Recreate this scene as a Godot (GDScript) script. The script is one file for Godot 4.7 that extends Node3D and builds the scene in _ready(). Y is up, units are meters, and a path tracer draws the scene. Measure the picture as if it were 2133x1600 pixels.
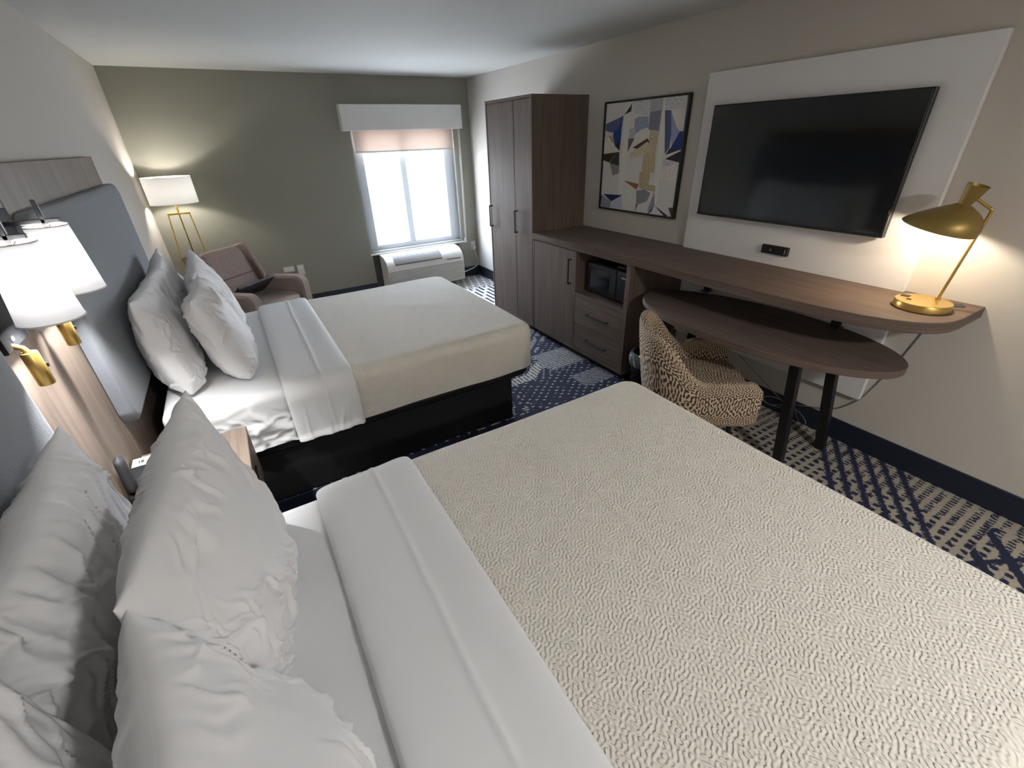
extends Node3D
# A hotel room with two beds. x runs from the headboard wall (0) to the television wall (W), z from the window wall (0) towards the viewer.

const W := 3.63
const WB := 3.627   # backs of what stands against the television wall
const H := 2.44
const L := 8.2

var M := {}
var org := {}
var taken := {}
var nz := FastNoiseLite.new()


# ---------------------------------------------------------------- geometry collector
class B:
	var v := PackedVector3Array()
	var n := PackedVector3Array()
	var uv := PackedVector2Array()
	var ix := PackedInt32Array()

	func tri(a: int, b: int, c: int) -> void:  # counter-clockwise from outside
		ix.append(a); ix.append(c); ix.append(b)

	func poly(p: Array, nn: Vector3, uvs: Array = []) -> void:
		var s := v.size()
		for k in p.size():
			v.append(p[k]); n.append(nn); uv.append(uvs[k] if uvs.size() else Vector2.ZERO)
		for k in range(1, p.size() - 1):
			tri(s, s + k, s + k + 1)

	func face(p: Array, grain := 1) -> void:
		var nn: Vector3 = (p[1] - p[0]).cross(p[2] - p[0]).normalized()
		poly(p, nn, uvs_for(p, nn, grain))

	func uvs_for(p: Array, nn: Vector3, grain: int) -> Array:
		var ax := nn.abs().max_axis_index()
		var g := grain if grain != ax else (ax + 1) % 3
		var o := 3 - ax - g
		var out := []
		for q in p:
			out.append(Vector2(q[o] + 0.37 * q[ax], q[g]))
		return out

	func box(c: Vector3, s: Vector3, ch := 0.0, grain := 1, t := Transform3D()) -> void:
		var h := s * 0.5
		ch = minf(ch, minf(h.x, minf(h.y, h.z)) * 0.9)
		var first := v.size()
		for ax in 3:
			var a1 := (ax + 1) % 3
			var a2 := (ax + 2) % 3
			for sg in [-1.0, 1.0]:
				var q := []
				for k in [[-1, -1], [1, -1], [1, 1], [-1, 1]]:
					var pt := Vector3.ZERO
					pt[ax] = sg * h[ax]
					pt[a1] = k[0] * (h[a1] - ch)
					pt[a2] = k[1] * (h[a2] - ch)
					q.append(c + pt)
				if sg < 0:
					q.reverse()
				face(q, grain)
		if ch > 0.0:
			for ax in 3:
				var a1 := (ax + 1) % 3
				var a2 := (ax + 2) % 3
				for s1 in [-1.0, 1.0]:
					for s2 in [-1.0, 1.0]:
						var q := []
						for e in [[-1, 0], [1, 0], [1, 1], [-1, 1]]:
							var pt := Vector3.ZERO
							pt[ax] = e[0] * (h[ax] - ch)
							pt[a1] = s1 * (h[a1] - (ch if e[1] == 1 else 0.0))
							pt[a2] = s2 * (h[a2] - (0.0 if e[1] == 1 else ch))
							q.append(c + pt)
						if s1 * s2 < 0:
							q.reverse()
						face(q, grain)
			for sx in [-1.0, 1.0]:
				for sy in [-1.0, 1.0]:
					for sz in [-1.0, 1.0]:
						var q := [c + Vector3(sx * h.x, sy * (h.y - ch), sz * (h.z - ch)), c + Vector3(sx * (h.x - ch), sy * h.y, sz * (h.z - ch)), c + Vector3(sx * (h.x - ch), sy * (h.y - ch), sz * h.z)]
						if sx * sy * sz < 0:
							q.reverse()
						face(q, grain)
		place(first, t)

	func span(a: Vector3, b: Vector3, ch := 0.0, grain := 1) -> void:
		box((a + b) * 0.5, (b - a).abs(), ch, grain)

	func place(first: int, t: Transform3D) -> void:
		if t == Transform3D():
			return
		if t.basis.determinant() < 0.0:
			for k in range(0, ix.size(), 3):
				if ix[k] >= first:
					var s := ix[k + 1]
					ix[k + 1] = ix[k + 2]
					ix[k + 2] = s
		for k in range(first, v.size()):
			v[k] = t * v[k]
			n[k] = (t.basis * n[k]).normalized()

	# a grid of points, nu by nv (u slow); closed in u or v repeats the first row as the last
	func grid(p: PackedVector3Array, nu: int, nv: int, cu := false, cv := false, su := 1.0, sv := 1.0, flip := false) -> void:
		var s := v.size()
		for i in nu:
			for j in nv:
				var i0 := i - 1
				var i1 := i + 1
				if i0 < 0: i0 = nu - 2 if cu else 0
				if i1 >= nu: i1 = 1 if cu else nu - 1
				var j0 := j - 1
				var j1 := j + 1
				if j0 < 0: j0 = nv - 2 if cv else 0
				if j1 >= nv: j1 = 1 if cv else nv - 1
				var du := p[i1 * nv + j] - p[i0 * nv + j]
				var dv := p[i * nv + j1] - p[i * nv + j0]
				var nn := du.cross(dv)
				if nn.length_squared() < 1e-18:
					var ii := clampi(i, 1, nu - 2)
					var jj := clampi(j, 1, nv - 2)
					nn = (p[(ii + 1) * nv + jj] - p[(ii - 1) * nv + jj]).cross(p[ii * nv + jj + 1] - p[ii * nv + jj - 1])
				nn = nn.normalized()
				v.append(p[i * nv + j]); n.append(-nn if flip else nn)
				uv.append(Vector2(float(i) / (nu - 1) * su, float(j) / (nv - 1) * sv))
		for i in nu - 1:
			for j in nv - 1:
				var a := s + i * nv + j
				if flip:
					tri(a, a + nv + 1, a + nv); tri(a, a + 1, a + nv + 1)
				else:
					tri(a, a + nv, a + nv + 1); tri(a, a + nv + 1, a + 1)

	# turned shape: profile of (radius, height), walked so that the outside lies to its right when going up
	func lathe(pr: Array, seg: int, t := Transform3D(), smooth := 40.0) -> void:
		var first := v.size()
		var nn := []
		for k in pr.size() - 1:
			var d: Vector2 = (pr[k + 1] - pr[k]).normalized()
			nn.append(Vector2(d.y, -d.x))
		var lim := cos(deg_to_rad(smooth))
		for k in pr.size() - 1:
			if pr[k].distance_to(pr[k + 1]) < 1e-7:
				continue
			var na: Vector2 = nn[k]
			var nb: Vector2 = nn[k]
			if k > 0 and nn[k].dot(nn[k - 1]) > lim: na = (nn[k] + nn[k - 1]).normalized()
			if k < nn.size() - 1 and nn[k].dot(nn[k + 1]) > lim: nb = (nn[k] + nn[k + 1]).normalized()
			var s := v.size()
			for i in seg + 1:
				var a := TAU * i / seg
				var c := cos(a)
				var sn := sin(a)
				v.append(Vector3(pr[k].x * c, pr[k].y, pr[k].x * sn)); n.append(Vector3(na.x * c, na.y, na.x * sn)); uv.append(Vector2(float(i) / seg, pr[k].y))
				v.append(Vector3(pr[k + 1].x * c, pr[k + 1].y, pr[k + 1].x * sn)); n.append(Vector3(nb.x * c, nb.y, nb.x * sn)); uv.append(Vector2(float(i) / seg, pr[k + 1].y))
			for i in seg:
				var a := s + i * 2
				tri(a, a + 1, a + 3); tri(a, a + 3, a + 2)
		place(first, t)

	func tube(path: Array, r: float, seg := 8, r2 := -1.0) -> void:
		var m := path.size()
		var pts := PackedVector3Array()
		var up := Vector3.UP
		var t0: Vector3 = (path[1] - path[0]).normalized()
		if absf(t0.dot(up)) > 0.9: up = Vector3.RIGHT
		var x := up.cross(t0).normalized()
		for i in m:
			var t: Vector3 = (path[mini(i + 1, m - 1)] - path[maxi(i - 1, 0)]).normalized()
			x = (x - t * x.dot(t)).normalized()
			var y := t.cross(x)
			var rr := r if r2 < 0.0 else lerpf(r, r2, float(i) / (m - 1))
			for k in seg + 1:
				var a := TAU * k / seg
				pts.append(path[i] + (x * cos(a) + y * sin(a)) * rr)
		grid(pts, m, seg + 1, false, true, 1.0, 1.0, true)
		for e in [0, m - 1]:
			var q := []
			for k in seg:
				q.append(pts[e * (seg + 1) + k])
			if e == 0: q.reverse()
			var nn: Vector3 = (path[0] - path[1]).normalized() if e == 0 else (path[m - 1] - path[m - 2]).normalized()
			poly(q, nn)

	# a flat outline in (x, z) pulled up from y0 to y1, its edges chamfered
	func prism(o: PackedVector2Array, y0: float, y1: float, ch := 0.0, t := Transform3D(), grain := 2) -> void:
		var first := v.size()
		if Geometry2D.is_polygon_clockwise(o):
			o = o.duplicate()
			o.reverse()
		var m := o.size()
		var nrm := []
		var edge := []
		for k in m:
			var d: Vector2 = (o[(k + 1) % m] - o[k]).normalized()
			edge.append(Vector2(d.y, -d.x))
		var inn := PackedVector2Array()
		for k in m:
			var a: Vector2 = (edge[k] + edge[(k + m - 1) % m]).normalized()
			nrm.append(a)
			inn.append(o[k] - a * ch / maxf(0.5, a.dot(edge[k])))
		var walls := [[o, y0 + ch, o, y1 - ch]]
		if ch > 0.0:
			walls.append([o, y1 - ch, inn, y1])
			walls.append([inn, y0, o, y0 + ch])
		for w in walls:
			for k in m:
				var k1 := (k + 1) % m
				var s := v.size()
				var tilt := 0.0
				if ch > 0.0 and w[1] != y0 + ch: tilt = 1.0 if w[3] == y1 else -1.0
				for q in [[k, 0], [k1, 0], [k1, 1], [k, 1]]:
					var p: Vector2 = w[q[1] * 2][q[0]]
					var y: float = w[q[1] * 2 + 1]
					var nn: Vector2 = nrm[q[0]] if nrm[q[0]].dot(edge[k]) > 0.85 else edge[k]
					v.append(Vector3(p.x, y, p.y)); n.append(Vector3(nn.x, tilt, nn.y).normalized())
					uv.append(Vector2(y + 0.11, p.y + p.x * 0.3))
				tri(s, s + 2, s + 1); tri(s, s + 3, s + 2)
		var tr := Geometry2D.triangulate_polygon(inn)
		for up in [true, false]:
			var s := v.size()
			for p in inn:
				v.append(Vector3(p.x, y1 if up else y0, p.y)); n.append(Vector3.UP if up else Vector3.DOWN)
				uv.append(Vector2(p.x, p.y) if grain == 2 else Vector2(p.y, p.x))
			for k in range(0, tr.size(), 3):
				var a := inn[tr[k]]
				var b := inn[tr[k + 1]]
				var c := inn[tr[k + 2]]
				var ccw := (b - a).cross(c - a) < 0.0
				if ccw == up: tri(s + tr[k], s + tr[k + 1], s + tr[k + 2])
				else: tri(s + tr[k], s + tr[k + 2], s + tr[k + 1])
		place(first, t)

	func mesh(o: Vector3) -> ArrayMesh:
		var vv := v.duplicate()
		for k in vv.size():
			vv[k] -= o
		var a := []
		a.resize(Mesh.ARRAY_MAX)
		a[Mesh.ARRAY_VERTEX] = vv
		a[Mesh.ARRAY_NORMAL] = n
		a[Mesh.ARRAY_TEX_UV] = uv
		a[Mesh.ARRAY_INDEX] = ix
		var m := ArrayMesh.new()
		m.add_surface_from_arrays(Mesh.PRIMITIVE_TRIANGLES, a)
		return m


# ---------------------------------------------------------------- nodes
func numbered(called: String) -> String:
	var k: int = taken.get(called, 0)
	taken[called] = k + 1
	return called if k == 0 else "%s_%03d" % [called, k]


func tag(o: Node, label: String, category: String, group := "") -> void:
	o.set_meta("label", label)
	o.set_meta("category", category)
	if group: o.set_meta("group", group)


func thing(called: String, at: Vector3, label: String, category: String, group := "") -> Node3D:
	var o := Node3D.new()
	o.name = numbered(called)
	add_child(o)
	o.position = at
	org[o] = at
	tag(o, label, category, group)
	return o


# a part: geometry given in room coordinates
func part(called: String, b: B, m: Material, parent: Node3D, label := "") -> MeshInstance3D:
	var o := MeshInstance3D.new()
	o.name = called
	o.mesh = b.mesh(org[parent])
	o.mesh.surface_set_material(0, m)
	parent.add_child(o, true)
	org[o] = org[parent]
	if label: o.set_meta("label", label)
	return o


func one(called: String, b: B, m: Material, at: Vector3, label: String, category: String, group := "") -> MeshInstance3D:
	var o := MeshInstance3D.new()
	o.name = numbered(called)
	o.mesh = b.mesh(at)
	o.mesh.surface_set_material(0, m)
	o.position = at
	add_child(o)
	org[o] = at
	tag(o, label, category, group)
	return o


func struct(called: String, b: B, m: Material) -> MeshInstance3D:
	var o := MeshInstance3D.new()
	o.name = called
	o.mesh = b.mesh(Vector3.ZERO)
	o.mesh.surface_set_material(0, m)
	add_child(o)
	org[o] = Vector3.ZERO
	o.set_meta("kind", "structure")
	return o


func lamp(parent: Node3D, at: Vector3, energy: float, color: Color, size: float, called := "bulb_light") -> void:
	var l := OmniLight3D.new()
	l.name = called
	l.position = at - org[parent]
	l.light_energy = energy
	l.light_color = color
	l.light_size = size
	l.omni_range = 15.0
	l.omni_attenuation = 2.0
	l.shadow_enabled = true
	parent.add_child(l)


# ---------------------------------------------------------------- materials
func mat(c: Color, rough := 0.7, metal := 0.0, tex: Texture2D = null, scale := Vector3.ONE) -> StandardMaterial3D:
	var m := StandardMaterial3D.new()
	m.albedo_color = c
	m.roughness = rough
	m.metallic = metal
	if tex:
		m.albedo_texture = tex
		m.uv1_scale = scale
	return m


func rgb(r: float, g: float, b: float) -> Color:
	return Color(r / 255.0, g / 255.0, b / 255.0)


func bump(m: StandardMaterial3D, t: Texture2D, cm: float) -> StandardMaterial3D:
	m.heightmap_enabled = true
	m.heightmap_texture = t
	m.heightmap_scale = cm
	return m


func tri_planar(m: StandardMaterial3D, s: float) -> StandardMaterial3D:
	m.uv1_triplanar = true
	m.uv1_world_triplanar = true
	m.uv1_scale = Vector3(s, s, s)
	return m


func noise_tex(freq: float, size: int, seed_: int, octaves := 4) -> NoiseTexture2D:
	var f := FastNoiseLite.new()
	f.seed = seed_
	f.noise_type = FastNoiseLite.TYPE_SIMPLEX_SMOOTH
	f.frequency = freq
	f.fractal_octaves = octaves
	var t := NoiseTexture2D.new()
	t.width = size
	t.height = size
	t.seamless = true
	t.noise = f
	return t


func wood_image() -> ImageTexture:
	var w := 512
	var h := 1024
	var im := Image.create(w, h, false, Image.FORMAT_RGB8)
	var a := FastNoiseLite.new()
	a.seed = 5
	a.frequency = 1.0
	a.fractal_octaves = 3
	for y in h:
		var py := float(y) / h
		for x in w:
			var px := float(x) / w
			# wraps by blending two copies
			var bx := smoothstep(0.85, 1.0, px)
			var by := smoothstep(0.85, 1.0, py)
			var s := 0.0
			for q in [[0.0, 0.0, (1 - bx) * (1 - by)], [1.0, 0.0, bx * (1 - by)], [0.0, 1.0, (1 - bx) * by], [1.0, 1.0, bx * by]]:
				if q[2] > 0.0:
					var ux: float = px - q[0]
					var uy: float = py - q[1]
					s += q[2] * (0.55 * a.get_noise_2d(ux * 70.0, uy * 2.2) + 0.45 * a.get_noise_2d(ux * 14.0 + 40.0, uy * 0.9))
			s = clampf(0.5 + s * 0.75, 0.0, 1.0)
			s = s * s * (3 - 2 * s)
			im.set_pixel(x, y, Color(0.82, 0.80, 0.785).lerp(Color(1, 0.985, 0.97), s))
	return ImageTexture.create_from_image(im)


# a field of waves of one length: the raised worms of matelasse cloth and the chair's weave
func worms(size: int, k: float, spread: float, turn: float, modes: int, seed_: int) -> PackedFloat32Array:
	var rng := RandomNumberGenerator.new()
	rng.seed = seed_
	var tab := PackedFloat32Array()
	for i in size:
		tab.append(cos(TAU * i / size))
	var f := PackedFloat32Array()
	f.resize(size * size)
	for mo in modes:
		var a := turn + rng.randf_range(-spread, spread)
		var kk := k * rng.randf_range(0.82, 1.2)
		var kx := roundi(cos(a) * kk)
		var ky := roundi(sin(a) * kk)
		var ph := rng.randi_range(0, size - 1)
		for y in size:
			var at := posmod(ph + ky * y, size)
			var row := y * size
			for x in size:
				f[row + x] += tab[at]
				at += kx
				if at >= size: at -= size
				elif at < 0: at += size
	return f


func grey_tex(f: PackedFloat32Array, size: int, gain: float) -> ImageTexture:
	var by := PackedByteArray()
	by.resize(size * size)
	for i in size * size:
		by[i] = clampi(int(127.5 + 127.5 * tanh(f[i] * gain)), 0, 255)
	return ImageTexture.create_from_image(Image.create_from_data(size, size, false, Image.FORMAT_L8, by))


func carpet_image() -> ImageTexture:
	var w := 1024
	var h := 2048
	var im := Image.create(w, h, false, Image.FORMAT_RGB8)
	var navy := rgb(27, 33, 60)
	var pale := rgb(196, 193, 184)
	var taupe := rgb(158, 150, 136)
	var nn := FastNoiseLite.new()
	nn.seed = 11
	nn.frequency = 1.0
	nn.fractal_octaves = 2
	for j in h:
		for i in w:
			var x := (i + 0.5) / w * W
			var z := (j + 0.5) / h * L
			var e := nn.get_noise_2d(x * 75.0, z * 75.0)
			var e2 := nn.get_noise_2d(x * 9.0 + 60.0, z * 9.0)
			var xx := x + e * 0.006
			var zz := z + e * 0.005
			var c := taupe
			var sel := z + 0.25 * sin(x * 1.7) * 0.3
			if sel > 4.25:
				var row := fposmod(zz, 0.052)
				var per := 0.052 if x < 3.36 else 0.026
				var dash := fposmod(xx, per) < per * (0.5 if e2 > -0.35 else 0.8)
				if row < 0.027 and dash and e2 < 0.55: c = navy
				var q := zz + 0.65 * xx
				if q > 7.235 and q < 7.74 and fposmod(q - 7.24 + e * 0.012, 0.09) < 0.038 + e * 0.035: c = navy
				if z > 5.8 and x < 3.5:
					var q1 := fposmod(zz + 0.75 * xx - 8.36, 0.16)
					var q2 := fposmod(zz - 0.55 * xx - 4.09, 0.2)
					if q1 < 0.05 + e * 0.02 or q2 < 0.03 + e * 0.015: c = navy
			elif z > 3.62 and x < 2.25:
				c = navy
			elif sel > 1.55:
				c = navy
				var band := fposmod(zz - 2.835, 0.0275) < 0.0145
				var area := sin(x * 3.1 + 2.0 * sin(z * 2.3)) + e2 * 0.5
				if x > 2.66 + e2 * 0.06 and z > 2.84 and z < 3.17:
					if band: c = pale
				elif z > 3.34 and z < 3.56 and x > 2.74:
					if fposmod(zz - 0.55 * (x - 2.66), 0.031) < 0.014: c = pale
				elif z > 2.95 and z < 3.22 and x > 2.1:
					if absf(z - (3.17 - 0.75 * maxf(0.0, x - 2.45))) < 0.06 and (fposmod(xx, 0.035) < 0.024): c = pale
					elif fposmod(xx + floor(zz / 0.03) * 0.022, 0.07) < 0.022 and fposmod(zz, 0.03) < 0.013: c = pale
				elif area > 0.75:
					if band and fposmod(xx + floor(zz / 0.0275) * 0.03, 0.12) < 0.075: c = pale
				else:
					if fposmod(xx + floor(zz / 0.033) * 0.041, 0.085) < 0.024 and fposmod(zz, 0.033) < 0.013 and e2 > -0.25: c = pale
			else:
				c = pale
				var per := 0.07 if x > 3.1 else 0.045
				if z < 0.6: per = 0.036
				if fposmod(xx, per) < per * 0.45 and fposmod(zz + floor(xx / per) * 0.11, 0.3) < 0.23: c = navy
			c = c * (1.0 + 0.14 * nn.get_noise_2d(i * 0.9, j * 0.9))
			im.set_pixel(i, j, c)
	return ImageTexture.create_from_image(im)


func art_image() -> ImageTexture:
	var w := 384
	var h := 528
	var im := Image.create(w, h, false, Image.FORMAT_RGB8)
	var col := {"lg": rgb(205, 203, 206), "lg2": rgb(178, 178, 184), "blk": rgb(44, 40, 42), "bl3": rgb(78, 88, 128), "bl2": rgb(62, 76, 124), "bl1": rgb(28, 52, 118), "dk": rgb(24, 28, 44), "or": rgb(190, 142, 70), "cr": rgb(226, 218, 204), "br": rgb(58, 42, 30), "gb": rgb(58, 60, 70), "gr": rgb(142, 138, 138), "bl4": rgb(150, 156, 182), "gr2": rgb(126, 126, 138), "gd": rgb(88, 84, 84), "bg": rgb(192, 176, 146), "bg2": rgb(210, 196, 166), "brn": rgb(78, 56, 46), "bg3": rgb(204, 188, 158), "dk2": rgb(54, 46, 56), "lb": rgb(188, 192, 208), "bg4": rgb(226, 218, 210), "tn": rgb(150, 104, 50), "bg5": rgb(186, 168, 132), "gb2": rgb(138, 138, 150), "bl5": rgb(26, 38, 92), "lb2": rgb(146, 146, 164), "bl6": rgb(44, 48, 104)}
	var polys := [
		["lg", 0.381, 0.004, 0.554, 0.001, 0.568, 0.131, 0.386, 0.094], ["lg2", 0.576, 0.003, 0.724, 0.002, 0.728, 0.096, 0.579, 0.096], ["lg", 0.749, 0.004, 0.949, 0.002, 0.976, 0.094, 0.77, 0.096],
		["blk", 0.35, 0.019, 0.258, 0.11, 0.347, 0.084], ["bl3", 0.005, 0.179, 0.184, 0.135, 0.219, 0.174, 0.181, 0.234, 0.106, 0.262, 0.004, 0.242], ["bl2", 0.184, 0.135, 0.25, 0.115, 0.242, 0.213, 0.201, 0.18],
		["bl1", 0.208, 0.181, 0.238, 0.198, 0.238, 0.345, 0.158, 0.383, 0.123, 0.302, 0.124, 0.247, 0.181, 0.234], ["dk", 0.158, 0.383, 0.237, 0.337, 0.228, 0.429], ["or", 0.063, 0.301, 0.088, 0.285, 0.138, 0.343, 0.129, 0.363],
		["cr", -0.004, 0.315, 0.063, 0.301, 0.202, 0.429, -0.006, 0.456], ["lg", 0.005, 0.259, 0.074, 0.269, 0.082, 0.293, 0, 0.313], ["br", -0.012, 0.464, 0.19, 0.445, 0.092, 0.544, -0.007, 0.52],
		["gb", 0.099, 0.544, 0.19, 0.445, 0.229, 0.441, 0.24, 0.568, 0.136, 0.569], ["gr", 0.1, 0.549, 0.159, 0.671, 0.247, 0.639, 0.245, 0.572],
		["bl4", 0.405, 0.15, 0.461, 0.135, 0.574, 0.138, 0.587, 0.228, 0.499, 0.247, 0.433, 0.278, 0.409, 0.228], ["gr2", 0.585, 0.1, 0.723, 0.096, 0.718, 0.263, 0.59, 0.25], ["gd", 0.342, 0.32, 0.42, 0.319, 0.344, 0.442],
		["lg2", 0.344, 0.24, 0.403, 0.228, 0.433, 0.281, 0.402, 0.318, 0.347, 0.317], ["bg", 0.613, 0.255, 0.718, 0.266, 0.708, 0.444, 0.718, 0.619, 0.55, 0.623, 0.563, 0.459, 0.605, 0.354],
		["bg2", 0.382, 0.45, 0.582, 0.353, 0.575, 0.466, 0.376, 0.502], ["brn", 0.407, 0.403, 0.589, 0.32, 0.623, 0.361, 0.582, 0.353, 0.474, 0.412], ["bg3", 0.594, 0.353, 0.696, 0.437, 0.574, 0.459],
		["bl3", 0.76, 0.098, 0.831, 0.103, 0.865, 0.303, 0.862, 0.402, 0.816, 0.456], ["bl4", 0.833, 0.11, 0.915, 0.243, 0.955, 0.272, 0.882, 0.403], ["bl1", 0.955, 0.272, 0.989, 0.273, 0.996, 0.418, 0.873, 0.41],
		["dk2", 0.863, 0.409, 0.986, 0.418, 0.825, 0.464], ["dk2", 0.993, 0.429, 0.99, 0.524, 0.825, 0.497], ["lb", 0.804, 0.504, 0.945, 0.526, 0.867, 0.563, 0.815, 0.572], ["bg4", 0.794, 0.572, 0.976, 0.533, 0.984, 0.692, 0.803, 0.699],
		["tn", 0.326, 0.708, 0.538, 0.733, 0.511, 0.788], ["bg5", 0.526, 0.624, 0.666, 0.617, 0.665, 0.732, 0.752, 0.736, 0.755, 0.792, 0.545, 0.77], ["gb2", 0.512, 0.797, 0.618, 0.775, 0.7, 0.807, 0.664, 0.888, 0.565, 0.92, 0.528, 0.923],
		["gd", 0.523, 0.928, 0.552, 0.917, 0.525, 0.997], ["bl5", 0.036, 0.863, 0.326, 0.854, 0.163, 0.93], ["bl5", -0.028, 0.89, 0.015, 0.873, 0, 1, -0.026, 1.007], ["lb2", 0.015, 0.878, 0.164, 0.932, 0.156, 0.997, 0.003, 1],
		["lb", 0.171, 0.931, 0.321, 0.863, 0.341, 0.986, 0.177, 0.995], ["lb2", 0.748, 0.784, 0.769, 0.922, 0.692, 0.999, 0.691, 0.953], ["bl6", 0.768, 0.917, 0.95, 0.997, 0.896, 1.002], ["bl6", 0.758, 0.922, 0.693, 1.004, 0.742, 0.974], ["gd", 0.938, 0.921, 0.991, 0.916, 0.989, 1.001]]
	im.fill(rgb(218, 214, 208))
	# faint upright strips of the ground
	im.fill_rect(Rect2i(0, 0, int(w * 0.25), h), rgb(212, 208, 203))
	im.fill_rect(Rect2i(int(w * 0.27), 0, int(w * 0.07), h), rgb(224, 221, 214))
	im.fill_rect(Rect2i(int(w * 0.735), 0, int(w * 0.055), h), rgb(228, 225, 219))
	for pl in polys:
		var o := PackedVector2Array()
		for k in range(1, pl.size(), 2):
			o.append(Vector2(pl[k] * w, pl[k + 1] * h))
		var lo := Vector2(1e9, 1e9)
		var hi := -lo
		for p in o:
			lo = lo.min(p)
			hi = hi.max(p)
		for y in range(maxi(0, int(lo.y)), mini(h, int(hi.y) + 2)):
			for x in range(maxi(0, int(lo.x)), mini(w, int(hi.x) + 2)):
				if Geometry2D.is_point_in_polygon(Vector2(x + 0.5, y + 0.5), o):
					var t := nz.get_noise_2d(x * 6.0, y * 6.0) * 0.16
					im.set_pixel(x, y, col[pl[0]] * (1.0 + t))
	return ImageTexture.create_from_image(im)


func label_image() -> ImageTexture:  # rows of small print on a white card
	var im := Image.create(256, 96, false, Image.FORMAT_RGB8)
	im.fill(rgb(226, 228, 222))
	var rng := RandomNumberGenerator.new()
	rng.seed = 3
	im.fill_rect(Rect2i(34, 30, 30, 34), rgb(60, 62, 60))
	im.fill_rect(Rect2i(42, 30, 5, 34), rgb(226, 228, 222))
	for cx in [78, 96, 116, 140, 164, 190, 214]:
		var y := 14
		while y < 82:
			var l := rng.randi_range(4, 12)
			im.fill_rect(Rect2i(cx, y, 4 if cx < 100 else 3, mini(l, 82 - y)), rgb(96, 98, 96))
			y += l + rng.randi_range(3, 6)
	return ImageTexture.create_from_image(im)


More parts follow.
